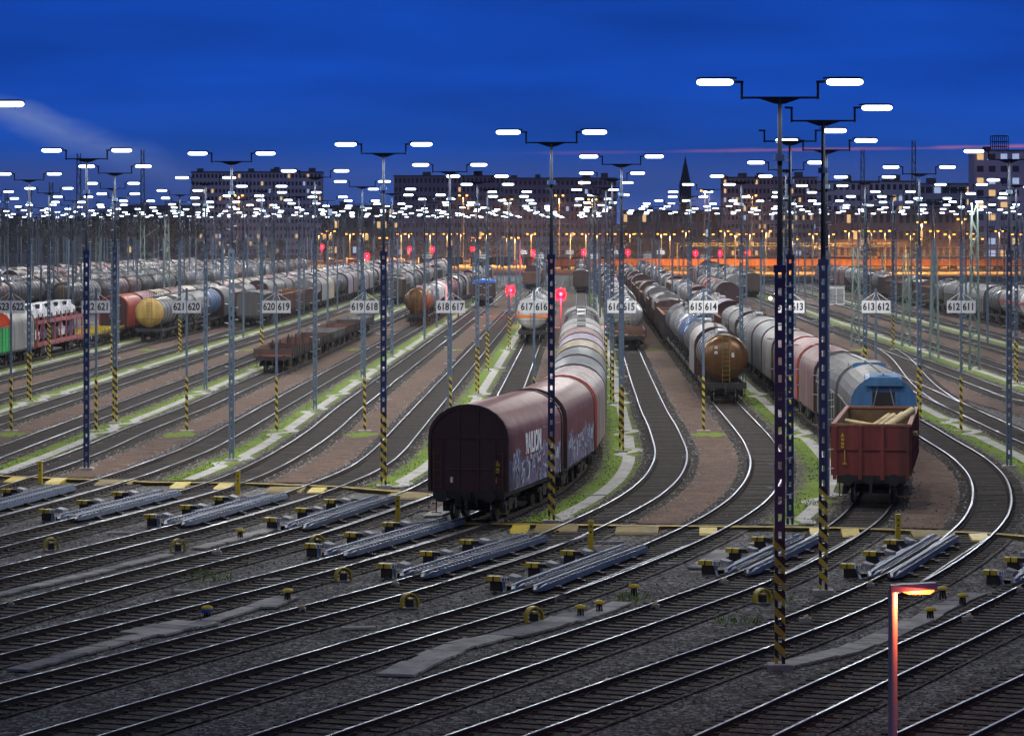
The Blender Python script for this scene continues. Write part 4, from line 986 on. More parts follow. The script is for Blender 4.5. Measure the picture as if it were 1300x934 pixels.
TYPES = {'coil': lambda d: w_coil(d), 'coilg': lambda d: w_coil(d, True), 'coilr': lambda d: w_coil(d, True, M_redring), 'coilm': lambda d: w_coil(d, False, M_redring), 'coilo': lambda d: w_coil(d, False, M_orend, M_orend), 'blue': lambda d: w_blue(d), 'grey': lambda d: w_blue(d, False), 'gondola': w_gondola,
         'tank': lambda d: w_tank(d), 'chrome': lambda d: w_tank(d, chrome=True), 'tankor': lambda d: w_tank(d, 1.5, stripe=M_ora, Ln=15), 'tankred': lambda d: w_tank(d, 1.55, stripe=M_redring, Ln=16.5), 'tankyel': lambda d: w_tank(d, 1.4, ends=M_yelcap), 'tankbr': lambda d: w_tank(d, 1.42, ends=M_browncap),
         'ribtank': lambda d: w_tank(d, 1.4, chrome=True, ribs=11), 'low': lambda d: w_low(d, False), 'lowred': lambda d: w_low(d), 'box': lambda d: w_box(d), 'boxblue': lambda d: w_box(d, M_bluetop), 'hopper': w_hopper, 'skel': w_skeleton, 'carrier': w_carrier}
M_ora = mat('orange_band', (.75, .20, .03), rough=.45, var=.1)
M_yelcap = mat('ochre_cap', (.48, .32, .08), rough=.4, var=.35, dirt=(GRIME, .6), streak=True)
M_browncap = mat('brown_cap', (.13, .065, .022), rough=.3, metal=.4, var=.35, dirt=(GRIME, .3), streak=True)
M_bluetop = mat('blue_top', (.03, .16, .75), rough=.5, var=.2)
KIND = {'lowred': 'low-sided flat wagon with red floor', 'coilo': 'hooded wagon with orange end', 'coil': 'hooded coil wagon', 'coilg': 'hooded coil wagon', 'coilr': 'hooded coil wagon', 'coilm': 'hooded coil wagon', 'blue': 'sliding-wall wagon', 'grey': 'sliding-wall wagon', 'gondola': 'open wagon', 'tank': 'tank wagon', 'chrome': 'steel tank wagon', 'tankor': 'tank wagon with orange band',
        'tankred': 'gas tank wagon with red band', 'tankyel': 'tank wagon with yellow end', 'tankbr': 'tank wagon with brown end', 'ribtank': 'ribbed steel tank wagon', 'low': 'low-sided flat wagon', 'box': 'box wagon', 'boxblue': 'wagon with bright blue top', 'hopper': 'rounded hopper wagon', 'skel': 'low container wagon', 'carrier': 'two-deck car carrier wagon'}
WP = {}; WOBJ = {}
def place_wagon(t, k, Yf, col, label, group, gap=1.24):
    """front face of the wagon body at depth Yf on track k; returns the depth of the next body's front"""
    det = Yf < 420; key = (t, det)
    if key not in WP: r_, ln, cs = TYPES[t](det); snap(r_); WP[key] = (r_, ln, set(cs))
    proto, ln, cs = WP[key]
    Yr = along(k, Yf, ln); ya = along(k, Yf, ln*.19); yb = along(k, Yf, ln*.81)
    xa, xb = tx(k, ya), tx(k, yb); cx_, cy_ = (xa+xb)/2, (ya+yb)/2; a = math.atan2(-(xb-xa), yb-ya)
    o = copy_tree(proto); o.location = (cx_, cy_, 0); o.rotation_euler = (0, 0, a); tag(o, label, 'freight wagon', group)
    names = cs
    for c in CHILD(o):
        if c.name.split('.')[0] in names: c.color = (*col, 1)
    return o, along(k, Yf, ln+gap)
CN = {'maroon': (.17, .065, .07), 'rose': (.22, .13, .13), 'palegrey': (.27, .265, .26), 'slate': (.13, .155, .175), 'ashpink': (.38, .31, .31), 'grey': (.20, .205, .21), 'darkgrey': (.10, .10, .105), 'olive': (.22, .16, .05), 'violet': (.27, .24, .33), 'white': (.62, .62, .62), 'silver': (.45, .46, .48),
      'brown': (.13, .055, .035), 'darkbrown': (.065, .035, .028), 'red': (.42, .05, .025), 'orange': (.48, .20, .07), 'green': (.03, .40, .10), 'cream': (.50, .43, .33), 'blue': (.10, .20, .42), 'pink': (.30, .14, .145), 'black': (.03, .03, .033), 'oxide': (.20, .040, .032), 'wine': (.12, .035, .04)}  # the orange entry holds the sodium light on the crossing wagons
ALLW = []; USED = set()
def train(k, Yf, items, name, group, fill=None, Yend=None):
    i = 0; rnd = random.Random(k*7+int(Yf)); Y = Yf; order = 0
    while True:
        if i < len(items): t, cn = items[i]
        elif fill and Y < (Yend or 0): t, cn = rnd.choice(fill)
        else: break
        if t == 'gap': Y += cn; i += 1; continue
        x = CX+tx(k, Y)*F/Y
        if -140 < x < 1440 or Y < 260:
            word = {'slate': 'slate grey', 'ashpink': 'pinkish grey', 'darkgrey': 'dark grey', 'palegrey': 'pale grey', 'darkbrown': 'dark brown', 'oxide': 'dark red'}.get(cn, cn)
            lab = f'{word} {KIND[t]}, {ORD[order]} in the train {name}'
            if len(lab.split()) > 16: lab = f'{word} {KIND[t].split(" with ")[0]}, {ORD[order]} in the train {name}'
            if len(lab.split()) > 16: lab = f'{word} wagon, {ORD[order]} in train {name}'
            if lab in USED: print('DUP', lab, k)
            USED.add(lab); o, Y2 = place_wagon(t, k, Y, CN[cn], lab, group)
            ALLW.append((o, k, Y, t)); Y = Y2
        else: Y += 14
        i += 1; order += 1
    return Y
mixfill = [('coil', 'grey'), ('coil', 'rose'), ('hopper', 'grey'), ('tank', 'palegrey'), ('tank', 'darkgrey'), ('box', 'brown'), ('coil', 'palegrey'), ('gondola', 'brown'), ('coil', 'violet'), ('chrome', 'silver')]
darkfill = [('gondola', 'darkbrown'), ('box', 'darkbrown'), ('tank', 'darkgrey'), ('coil', 'darkgrey'), ('coil', 'brown'), ('hopper', 'grey')]
redfill = [('gondola', 'orange'), ('box', 'orange'), ('gondola', 'red'), ('coil', 'orange'), ('tank', 'red')]
tankfill = [('tank', 'darkgrey'), ('ribtank', 'silver'), ('tank', 'black'), ('tank', 'darkgrey'), ('tank', 'brown'), ('tank', 'grey')]
whitefill = [('tank', 'white'), ('coil', 'cream'), ('tank', 'palegrey'), ('hopper', 'palegrey'), ('coil', 'pink')]
y616 = px(0, 664)[1]
train(616, y616, [('coilg', 'maroon'), ('coilg', 'maroon'), ('coilm', 'ashpink'), ('coil', 'slate'), ('coil', 'slate'), ('coil', 'olive'), ('coil', 'violet'), ('coil', 'rose'), ('hopper', 'palegrey'), ('hopper', 'palegrey'), ('tank', 'palegrey'), ('tank', 'darkgrey'), ('hopper', 'grey')],
      'headed by the nearest brown wagon', 'train at the centre of the yard', None)
train(616, 560, [('box', 'darkbrown'), ('chrome', 'silver'), ('coil', 'rose')], 'far behind the central train', 'far central train', mixfill, 760)
train(613, px(0, 642)[1], [('gondola', 'oxide')], 'starting with the red open wagon', 'train with the red open wagon')
train(613, px(0, 594.5+6)[1], [('blue', 'darkgrey'), ('grey', 'darkgrey'), ('coil', 'rose'), ('coilm', 'pink'), ('coilm', 'rose'), ('coil', 'palegrey'), ('coil', 'slate'), ('coil', 'grey'), ('tank', 'grey'), ('coil', 'grey')],
      'behind the red open wagon', 'long train behind the red open wagon', mixfill, 700)
train(614, px(0, 511)[1], [('tankbr', 'darkgrey'), ('coil', 'palegrey'), ('tank', 'darkgrey'), ('chrome', 'blue'), ('chrome', 'silver'), ('tank', 'palegrey'), ('tank', 'darkgrey'), ('gondola', 'black'), ('gondola', 'darkbrown'), ('box', 'darkbrown')],
      'headed by the brown-ended tank', 'train headed by the brown-ended tank', darkfill, 650)
train(615, px(0, 443)[1], [('low', 'brown'), ('chrome', 'silver'), ('chrome', 'silver'), ('tank', 'palegrey')], 'with a low brown wagon in front', 'short train under sign 616 615', mixfill, 640)
train(617, px(0, 436)[1], [('tankor', 'white'), ('tankor', 'white'), ('tank', 'pink'), ('tank', 'white')], 'under sign 617 616', 'white tank train under sign 617 616')
train(619, px(0, 389)[1], [('boxblue', 'darkbrown')], 'left of the red signal', 'single wagon with a blue top')
train(620, px(0, 413)[1], [('tankbr', 'olive'), ('tank', 'violet'), ('hopper', 'white'), ('coil', 'white'), ('tank', 'white'), ('tank', 'pink'), ('tank', 'red'), ('coil', 'palegrey'), ('tank', 'darkgrey')], 'under sign 618 617', 'tank train under sign 618 617', mixfill, 620)
train(621, px(0, 472)[1], [('lowred', 'darkbrown'), ('lowred', 'brown'), ('low', 'darkbrown'), ('low', 'grey'), ('low', 'brown'), ('low', 'darkbrown'), ('low', 'grey')], 'of empty flats under sign 620 619', 'empty flat wagons')
train(622, 470, [('box', 'darkbrown'), ('grey', 'darkbrown'), ('tank', 'silver')], 'under sign 619 618', 'dark train under sign 619 618', darkfill, 640)
train(624, px(0, 414)[1], [('box', 'darkgrey'), ('gondola', 'darkbrown'), ('gondola', 'brown'), ('gondola', 'brown'), ('gondola', 'darkbrown'), ('hopper', 'grey'), ('coil', 'palegrey'), ('coil', 'cream'), ('tank', 'darkgrey')], 'right of the yellow-ended tank', 'train right of the yellow-ended tank', mixfill, 700)
train(625, px(0, 433)[1], [('tankyel', 'grey'), ('hopper', 'grey'), ('hopper', 'palegrey'), ('tank', 'blue'), ('coil', 'grey')], 'headed by the yellow-ended tank', 'train headed by the yellow-ended tank', mixfill, 720)
train(626, 238.5, [('gondola', 'green'), ('coilo', 'palegrey'), ('carrier', 'red'), ('skel', 'grey'), ('skel', 'grey'), ('coilm', 'red'), ('coil', 'pink'), ('coil', 'cream')], 'with cars near the left edge', 'train with the car carrier', whitefill, 720)
for k, ya, fill, nm, ye in [(630, 400, tankfill, 'of dark tanks left of sign 622 621', 740), (632, 372, tankfill, 'of silver tanks at the left edge', 760), (634, 420, tankfill, 'of tanks second from the left edge', 780), (636, 520, whitefill, 'of pale wagons at the far left', 760), (638, 560, mixfill, 'farthest to the left', 760)]:
    train(k, ya, [], nm, 'train '+nm, fill, ye)
for k, ya, fill, nm, ye in [(623, 560, whitefill, 'right of the cream hoppers', 760), (618, 590, mixfill, 'beyond the blue-topped wagon', 760),
                            (612, 400, [('coil', 'red'), ('hopper', 'silver'), ('coil', 'darkgrey')], 'left of the pale cabinet', 470), (611, 470, mixfill, 'just left of the pale cabinet', 620), (610, 520, darkfill, 'behind the pale cabinet', 700)]:
    train(k, ya, [], nm, 'train '+nm, fill, ye)
train(606, 328, [('tankred', 'white'), ('tankred', 'palegrey'), ('tank', 'darkgrey'), ('grey', 'grey'), ('grey', 'grey'), ('grey', 'grey')], 'with white gas tanks by the right edge', 'gas tank train by the right edge', darkfill, 640)
# trains crossing behind the far end, orange lamplight put into the nearer row's colour
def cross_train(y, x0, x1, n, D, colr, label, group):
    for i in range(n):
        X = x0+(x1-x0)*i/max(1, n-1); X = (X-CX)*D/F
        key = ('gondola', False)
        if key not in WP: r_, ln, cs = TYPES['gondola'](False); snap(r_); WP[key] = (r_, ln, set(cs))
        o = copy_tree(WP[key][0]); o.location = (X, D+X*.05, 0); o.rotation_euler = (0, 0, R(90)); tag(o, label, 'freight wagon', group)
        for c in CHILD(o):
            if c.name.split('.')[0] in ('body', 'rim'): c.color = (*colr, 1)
cross_train(330, 700, 1290, 11, 890, CN['orange'], 'open wagon with orange lamplight in its colour, in the line crossing the far end', 'wagons coloured with orange lamplight crossing the far end of the yard')
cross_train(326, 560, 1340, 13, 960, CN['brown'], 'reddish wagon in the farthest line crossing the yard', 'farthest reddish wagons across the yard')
for _k, (p, _l, _c) in WP.items(): drop(p)
# lettering, logs and marks on the near wagons
def first(track, t=None):
    return sorted([w for w in ALLW if w[1] == track], key=lambda w: w[2])
w1 = first(616)[0][0]; Ls = (12.0-1.24)/2
body = [c for c in CHILD(w1) if c.name.startswith('tarpaulin')][0]
M_spray = mat('spray_white', (.80, .85, .95), rough=.5, var=.2)
t = bpy.data.objects.new('lettering', text_mesh('RAILION', 1.0, M_spray, .03)); COL.objects.link(t); t.parent = body; t.location = (1.475, -.7, 2.62); t.rotation_euler = (R(90), 0, R(90)); t.scale = (.80, 1.05, 1)
w2 = first(616)[1][0]; body2 = [c for c in CHILD(w2) if c.name.startswith('tarpaulin')][0]
def endmark(w, xs, m, y):
    e = [c for c in CHILD(w) if c.name.startswith(('end_wall', 'body'))][0]; q = MB()
    for x, z, a, b in xs: q.box(x-a/2, x+a/2, y-.012, y-.004, z-b/2, z+b/2, m)
    q.build('marking', e)
endmark(w1, [(-.62, 1.55, .16, .22), (.98, 1.55, .16, .22)], mat('red_marking', (.35, .04, .03), var=.3), -Ls+.02)
endmark(w1, [(-.62, 1.55, .08, .20), (.98, 1.55, .08, .20)], M_white, -Ls+.01)
q = MB()
for cx0 in (1.05,):
    q.add([(cx0-.12, -Ls-.01, 2.05), (cx0+.12, -Ls-.01, 2.05), (cx0, -Ls-.01, 2.28)], [(0, 1, 2)], M_yel)
q.add([(1.05+.10*math.cos(i*math.pi/4), -Ls-.01, 1.9+.10*math.sin(i*math.pi/4)) for i in range(8)], [tuple(range(8))], M_yel)
q.build('hazard_sign', [c for c in CHILD(w1) if c.name.startswith('end_wall')][0])
wg = first(613)[0][0]; Lg = (14.04-1.24)/2; gb_ = [c for c in CHILD(wg) if c.name.startswith('body')][0]
q = MB(); q.add([(-1.16, -Lg-.02, 2.62), (-1.0, -Lg-.02, 2.62), (-1.08, -Lg-.02, 2.78)], [(0, 1, 2)], M_yel)
for z in (2.52, 2.36, 2.22): q.box(-1.14, -1.02, -Lg-.02, -Lg-.012, z-.05, z+.05, M_yel)
q.build('hazard_sign', gb_)
q = MB(); q.box(-1.02, -.98, -Lg-.10, -Lg-.065, 1.62, 2.12, M_yel); q.box(-1.08, -.92, -Lg-.10, -Lg-.065, 1.58, 1.63, M_yel); q.build('handle', gb_)
wt = first(614)[0][0]; tk = [c for c in CHILD(wt) if c.name.startswith('end_cap')][0]
q = MB(); Lt = (13.-1.24)/2
for a, b, c_, d in ((-.62, 3.35, .05, .16), (-.5, 3.35, .05, .16), (-.56, 3.42, .16, .05), (-.56, 3.32, .16, .04), (-.56, 3.1, .16, .05), (-.62, 3.02, .05, .14), (-.5, 3.02, .05, .14), (.48, 3.0, .15, .05), (.42, 2.9, .05, .22), (.48, 2.9, .13, .04), (.48, 2.8, .15, .05), (.54, 2.85, .04, .1)): q.box(a-c_/2, a+c_/2, -Lt+.20, -Lt+.21, b-d/2, b+d/2, M_white)
q.build('marking', tk)
rnd = random.Random(8)
Mx = Matrix.Translation(wg.location) @ Matrix.Rotation(wg.rotation_euler[2], 4, 'Z')
for i, (x, y, a, ln, r, z, tl) in enumerate([(-.35, -2.2, .85, 2.2, .09, 2.45, 5), (.05, -1.5, -.35, 2.6, .13, 2.42, 12), (.28, -1.4, -.32, 2.6, .13, 2.42, 12), (.5, -1.5, -.38, 2.8, .12, 2.42, 14), (.8, -1.2, -.42, 3.0, .2, 2.5, 14), (-.9, -3.2, 1.3, 1.6, .1, 2.2, 3), (1.0, -3.4, 1.35, 1.4, .12, 2.2, 2), (.2, -.8, .4, 4.5, .3, 1.9, 0), (-.4, 0.2, -.2, 4.5, .3, 1.9, 0), (.6, .6, .1, 4.2, .3, 2.0, 0)]):
    d = Vector((math.sin(-a), math.cos(a), math.sin(R(tl)))).normalized()*ln/2; c = Vector((x, y, z+.42)); m = MB(); r *= .8; m.tube(Mx @ (c-d), Mx @ (c+d), r, M_wood, 12)
    if r > .15: m.tube(Mx @ (c-d*1.004), Mx @ (c-d*.9), r*.75, M_inside, 12)
    tag(m.build('log', smooth=True), 'pale peeled log lying in the red open wagon', 'log', 'pale logs in the red open wagon')
# cars on the carrier
def make_car(col):
    o = empty('car'); prof = [(-2.1, .35), (-2.15, .75), (-1.9, .95), (-1.35, 1.02), (-.75, 1.42), (.75, 1.46), (1.5, 1.05), (2.05, .9), (2.15, .6), (2.1, .35)]
    m = MB(); m.loft([[(x*(1 if z < 1.05 else .82), y, z) for y, z in prof] for x in (-.86, -.8, .8, .86)], M_paint); b = m.build('body', o, smooth=True); b.color = (*col, 1)
    m = MB(); m.loft([[(x, y, z) for y, z in ((-1.28, 1.03), (-.74, 1.36), (.72, 1.40), (1.38, 1.08))] for x in (-.74, .74)], M_glass); m.quad((-.62, -1.34, 1.05), (.62, -1.34, 1.05), (.58, -.80, 1.40), (-.58, -.80, 1.40), M_glass); m.build('window', o)
    for x in (-.8, .8):
        for y in (-1.35, 1.35): m = MB(); m.tube((x-.1, y, .32), (x+.1, y, .32), .32, M_black, 12); m.build('wheel', o)
    for x in (-.62, .62): m = MB(); m.box(x-.14, x+.14, -2.16, -2.1, .65, .78, M_white); m.build('headlight', o)
    snap(o); return o
wc = [w for w in ALLW if w[3] == 'carrier'][0][0]; Mc = Matrix.Translation(wc.location) @ Matrix.Rotation(wc.rotation_euler[2], 4, 'Z')
cars = {n: make_car(c) for n, c in (('white', (.75, .77, .8)), ('dark blue', (.03, .05, .16)), ('black', (.02, .02, .025)))}
for n, lev, y, lab in [(('white', 'dark blue', 'black', 'white', 'dark blue')[q] if lev < 2 else 'white', lev, -9.4+q*4.7, f"{('white', 'dark blue', 'black', 'white', 'dark blue')[q] if lev < 2 else 'white'} car, {ORD[q]} from the near end of the {'lower' if lev < 2 else 'top'} deck of the carrier") for lev in (2.97, 1.18) for q in range(5)]:
    o = copy_tree(cars[n]); o.location = Mc @ Vector((0, y, lev)); o.rotation_euler = (0, 0, wc.rotation_euler[2]); tag(o, lab, 'car', 'new cars on the carrier wagon')
for c in cars.values(): drop(c)

# ------------------------------------------------------------------ orange lamp in front
X, Y = (1133.5-CX)*60/F, 60.
o = empty('street_lamp', (X, Y, GZ)); tag(o, 'glowing orange street lamp at the bottom right, close to the viewer', 'street lamp')
m = MB(); m.tube((0, 0, 0), (0, 0, 3.95), .085, mat('lamp_pole', (.42, .36, .40), rough=.35, metal=.2, var=.1), 14); m.build('pole', o, smooth=True)
m = MB(); m.loft([[(-.05, -.17, 3.90), (-.05, .17, 3.90), (-.05, .15, 4.03), (-.05, -.15, 4.03)], [(.80, -.19, 3.96), (.80, .19, 3.96), (.80, .15, 4.08), (.80, -.15, 4.08)]], mat('lamp_hood', (.18, .13, .26), rough=.35, var=.1)); hd_ = m.build('lamp_head', o)
m = MB(); m.loft([[(x, .15*r*math.cos(math.pi+math.pi*i/8), 3.925+.09*r*math.sin(math.pi+math.pi*i/8)+.03*x) for i in range(9)] for x, r in ((.18, .4), (.30, .9), (.68, 1), (.76, .5))], mat('orange_lens', emit=((1., .13, .02), 7.))); m.build('lens', hd_); OL = bpy.data.lights.new('orange_light', 'POINT'); OL.energy = 320; OL.color = (1, .16, .05); OL.shadow_soft_size = .06; add_light(OL, hd_, (.42, -.22, 3.74))

# ------------------------------------------------------------------ signals, catenary, far lamps, cabinets
RL_ = bpy.data.lights.new('red_light', 'SPOT'); RL_.energy = 14000; RL_.color = (1, .008, .02); RL_.spot_size = R(150); RL_.shadow_soft_size = .3
def signal(x, y, z, label):
    D = (CH-z)*F/(y-HY) if y > HY+3 else 900; D = min(D, 980); X = (x-CX)*D/F; z = CH-(y-HY)*D/F
    o = empty('railway_signal', (X, D, GZ)); tag(o, label, 'railway signal', 'red railway signals')
    m = MB(); m.box(-.07, .07, -.07, .07, 0, z-.3, M_grey); m.build('post', o)
    m = MB(); m.box(-.5, .5, 0, .12, z-.55, z+.75, M_black); m.build('board', o)
    m = MB(); m.loft([[(.56*math.cos(2*math.pi*i/12)*q, -.02-.16*(1-q), z+.15+.56*q*math.sin(2*math.pi*i/12)) for i in range(12)] for q in (1, .8, .3)], M_red); m.build('red_lamp', o); add_light(RL_, o, (0, -.6, z+.15), (R(80), 0, 0))
SG = [(409, 313, 'red signal light farthest left'), (466, 325, 'red signal light right of a pair of lattice masts, second from left'), (520, 316, 'third red signal light from the left'), (549, 316, 'fourth red signal light from the left'), (600, 316, 'faint red signal light left of the centre'),
      (677, 320, 'red signal above the white tank wagons'), (741, 320, 'red signal above the central train'), (797, 320, 'red signal left of the church spire'), (883, 321, 'red signal below the church spire'), (914, 321, 'middle one of three red signals right of the spire'), (949, 321, 'right one of three red signals right of the spire')]
for x, y, l in SG: signal(x, y, 5.2, l)
signal(648, 368, 3.2, 'low red signal left of the white tank wagons'); signal(712, 373, 3.6, 'low red signal between the white tanks and the central train')
# lattice catenary masts
def lattice(X, Y, h, label, w=.75, arm=0):
    o = empty('catenary_mast', (X, Y, GZ)); tag(o, label, 'lattice mast', 'lattice masts of the overhead line')
    m = MB(); n = int(h/1.1)
    def wd_(z): return w/2*(1-.45*z/h)
    for sx in (-1, 1):
        for sy in (-1, 1): m.bar((sx*w/2, sy*w/2, 0), (sx*wd_(h), sy*wd_(h), h), .09, .09, M_green)
    for i in range(n):
        z0, z1 = h*i/n, h*(i+1)/n; a, b = wd_(z0), wd_(z1); s = 1 if i % 2 else -1
        for sy in (-1, 1): m.bar((s*a, sy*a, z0), (-s*b, sy*b, z1), .05, .05, M_green)
        m.bar((-a, s*a, z0), (-b, -s*b, z1), .05, .05, M_green); m.bar((a, s*a, z0), (b, -s*b, z1), .05, .05, M_green)
    m.build('lattice_frame', o)
    if arm:
        m = MB(); m.bar((0, 0, h*.55), (arm, 0, h*.5), .06, .06, M_green); m.bar((0, 0, h*.42), (arm, 0, h*.5), .06, .06, M_green); m.build('bracket_arm', o)
def latt(x, yfoot, ytop, label, arm=0, w=.75):
    X, Y = px(x, yfoot, GZ); lattice(X, Y, CH-(ytop-HY)*Y/F-GZ, label, w, arm)
for a in [(100, 400, 195, 'tall lattice mast at the left rising above the lamps'), (181, 385, 190, 'tall lattice mast right of sign 622 621'), (65, 398, 232, 'short green lattice mast by the silver tanks'), (38, 392, 240, 'green lattice mast near the left edge behind dark tanks'), (212, 395, 250, 'green lattice mast behind the yellow-ended tank'),
          (124, 372, 255, 'thin lattice mast between the tall left ones'), (1095, 392, 190, 'tall lattice mast right of the pale cabinet'), (1160, 398, 178, 'tallest lattice mast at the right, before the long building'), (1237, 470, 258, 'green lattice mast at the right before the tower block'), (1086, 440, 315, 'short green lattice mast on the right'),
          (1186, 455, 318, 'short lattice mast behind sign 613 612'), (1150, 440, 322, 'low lattice mast in the grass on the right'), (330, 372, 238, 'far green lattice mast before the white tower block'), (345, 370, 244, 'far green lattice mast just left of sign 620 619'), (8, 370, 240, 'lattice mast at the very left edge')]: latt(*a, arm=(2.6 if a[0] % 2 else -2.6))
def gantry(x0, x1, ytop, D, label):
    X0, X1 = (x0-CX)*D/F, (x1-CX)*D/F; z = CH-(ytop-HY)*D/F; o = empty('gantry', (X0, D, GZ)); tag(o, label, 'overhead gantry', 'overhead line gantries'); m = MB()
    w = X1-X0; n = int(w/2)
    for dz in (0, -.7): m.bar((0, 0, z+dz-GZ), (w, 0, z+dz-GZ), .10, .10, M_green)
    for i in range(n): a, b = w*i/n, w*(i+1)/n; s = i % 2; m.bar((a, 0, z-GZ-.7*s), (b, 0, z-GZ-.7*(1-s)), .05, .05, M_green)
    m.build('crossbeam', o)
    for q in (0, w): m = MB(); m.box(q-.15, q+.15, -.15, .15, 0, z-GZ, M_green); m.build('leg', o)
    for i in range(1, 5):
        m = MB(); q = w*i/5; m.bar((q, 0, z-GZ-.7), (q, 0, z-GZ-1.6), .05, .05, M_white); m.bar((q, 0, z-GZ-.9), (q+1.6, 0, z-GZ-1.5), .05, .05, M_white); m.build('hanger', o)
for a in [(1120, 1310, 322, 560, 'overhead gantry behind the gas tanks'), (1060, 1290, 312, 760, 'overhead gantry in the right distance'), (860, 1150, 309, 860, 'overhead gantry before the church spire side'), (480, 800, 308, 900, 'overhead gantry across the centre distance'), (60, 330, 310, 850, 'overhead gantry in the left distance')]: gantry(*a)
wr = MB()
for x0, D0, z0, x1, D1, z1 in [(46, 380, 7.2, 40, 900, 7.0), (41.5, 380, 7.2, 34, 900, 7.0), (36, 400, 7.0, 29, 900, 7.), (-50, 380, 7.2, -44, 900, 7.), (-58, 400, 7.2, -50, 900, 7.), (18, 420, 7.0, 20, 900, 7)]:
    wr.bar((x0+SL*D0, D0, z0), (x1+SL*D1, D1, z1), .03, .03, M_dark); wr.bar((x0+SL*D0, D0, z0+1.2), (x1+SL*D1, D1, z1+1.2), .03, .03, M_dark)
tag(wr.build('overhead_wires'), 'thin overhead wires running above the outer tracks', 'overhead wire')
# street lamps of the town
SLM = {}; SO = bpy.data.lights.new('sodium_light', 'SPOT'); SO.energy = 120000; SO.color = (1, .40, .08); SO.spot_size = R(170); SO.shadow_soft_size = .5; SO2 = SO.copy(); SO2.energy = 36000; SLN = [0]
def town_lamp(x, z, D, big, label, group):
    k = (big, round(z))
    if k not in SLM:
        m = MB(); m.tube((0, 0, 0), (0, 0, z), .12, M_grey, 6)
        r = .42 if big else .28
        for s in (-1, 1): m.bar((0, 0, z), (s*1.2, 0, z+.15), .1, .1, M_arm); m.box(min(s*.8, s*1.5), max(s*.8, s*1.5), -.2, .2, z+.06, z+.22, M_arm); m.loft([[(s*(.85+.6*q), r*.8*math.cos(math.pi+math.pi*i/6), z+.05+r*math.sin(math.pi+math.pi*i/6)) for i in range(7)] for q in (0, 1)], M_org if big else M_orgs)
        SLM[k] = m.mesh('town_lamp')
    o = bpy.data.objects.new('town_lamp', SLM[k]); COL.objects.link(o); o.location = ((x-CX)*D/F, D, GZ); tag(o, label, 'street lamp', group); add_light(SO if big else SO2, o, (0, 0, z-.6))
rnd = random.Random(9)
for x, y, l in [(588, 247, 'bright orange high-mast lamp left of centre'), (645, 252, 'dimmer orange high lamp left of the central pair'), (710, 249, 'bright orange high-mast lamp at the centre'), (752, 250, 'bright orange high-mast lamp right of the centre'), (303, 246, 'orange lamp by the white tower block corner'), (955, 246, 'bright orange high-mast lamp right of the church spire'),
                (1221, 277, 'orange lamp left of the right-hand tower block'), (895, 241, 'orange lamp beside the church spire'), (1170, 281, 'orange lamp before the glazed office block')]:
    D = 1000.; town_lamp(x, CH+(HY-y)*D/F, D, True, l, 'high orange lamps over the town edge')
for i in range(46):
    x = 405+i*19.6+rnd.uniform(-7, 7); D = rnd.uniform(1000, 1050) if i % 3 else rnd.uniform(1200, 1215)
    if x > 840 and i % 2: D = rnd.uniform(835, 865)
    town_lamp(x, CH-rnd.choice([0, .3, -.6, 1.5]), D, False, 'small orange street lamp in the row along the horizon', 'row of orange street lamps on the horizon')
# parked far vehicles / lit clutter: cabinets
X, Y = px(1061, 387, GZ); m = MB(); m.box(-1.2, 1.2, -.8, .8, 0, 2.65, M_white); m.box(-1.3, 1.3, -.9, .9, 2.65, 2.8, M_cover); q = m.build('relay_cabinet'); q.location = (X, Y, GZ); tag(q, 'pale grey relay cabinet right of the tall masts', 'cabinet')
m = MB(); 
for x in (-.55, .55): m.box(x-.5, x+.5, -.82, -.8, .2, 2.4, M_cover); m.box(x+.35, x+.4, -.85, -.82, 1.1, 1.4, M_black)
m.build('door', q)
X, Y = px(668, 366, GZ); m = MB(); m.box(-.45, .45, -.4, .4, 0, 1.3, M_plastic_blue); m.box(-.5, .5, -.45, .45, 1.3, 1.38, M_plastic_blue); q = m.build('blue_cabinet'); q.location = (X, Y, GZ); tag(q, 'small bright blue cabinet left of the central train', 'cabinet')
for i, (x, z) in enumerate([(978, 2.0), (985, 2.6)]):
    D = 420; m = MB(); m.tube((0, 0, 0), (0, 0, z+.2), .05, M_grey, 6); m.loft([[(.22*q*math.cos(2*math.pi*j/10), -.12-.1*(1-q), z+.22*q*math.sin(2*math.pi*j/10)) for j in range(10)] for q in (1, .5, .1)], M_warm); o = m.build('work_light'); o.location = ((x-CX)*D/F, D, 3.4-z+GZ)
    o.location.z = GZ; o.location.y = D; tag(o, ['lower warm work light left of the tall mast', 'higher warm work light left of the tall mast'][i], 'work light')
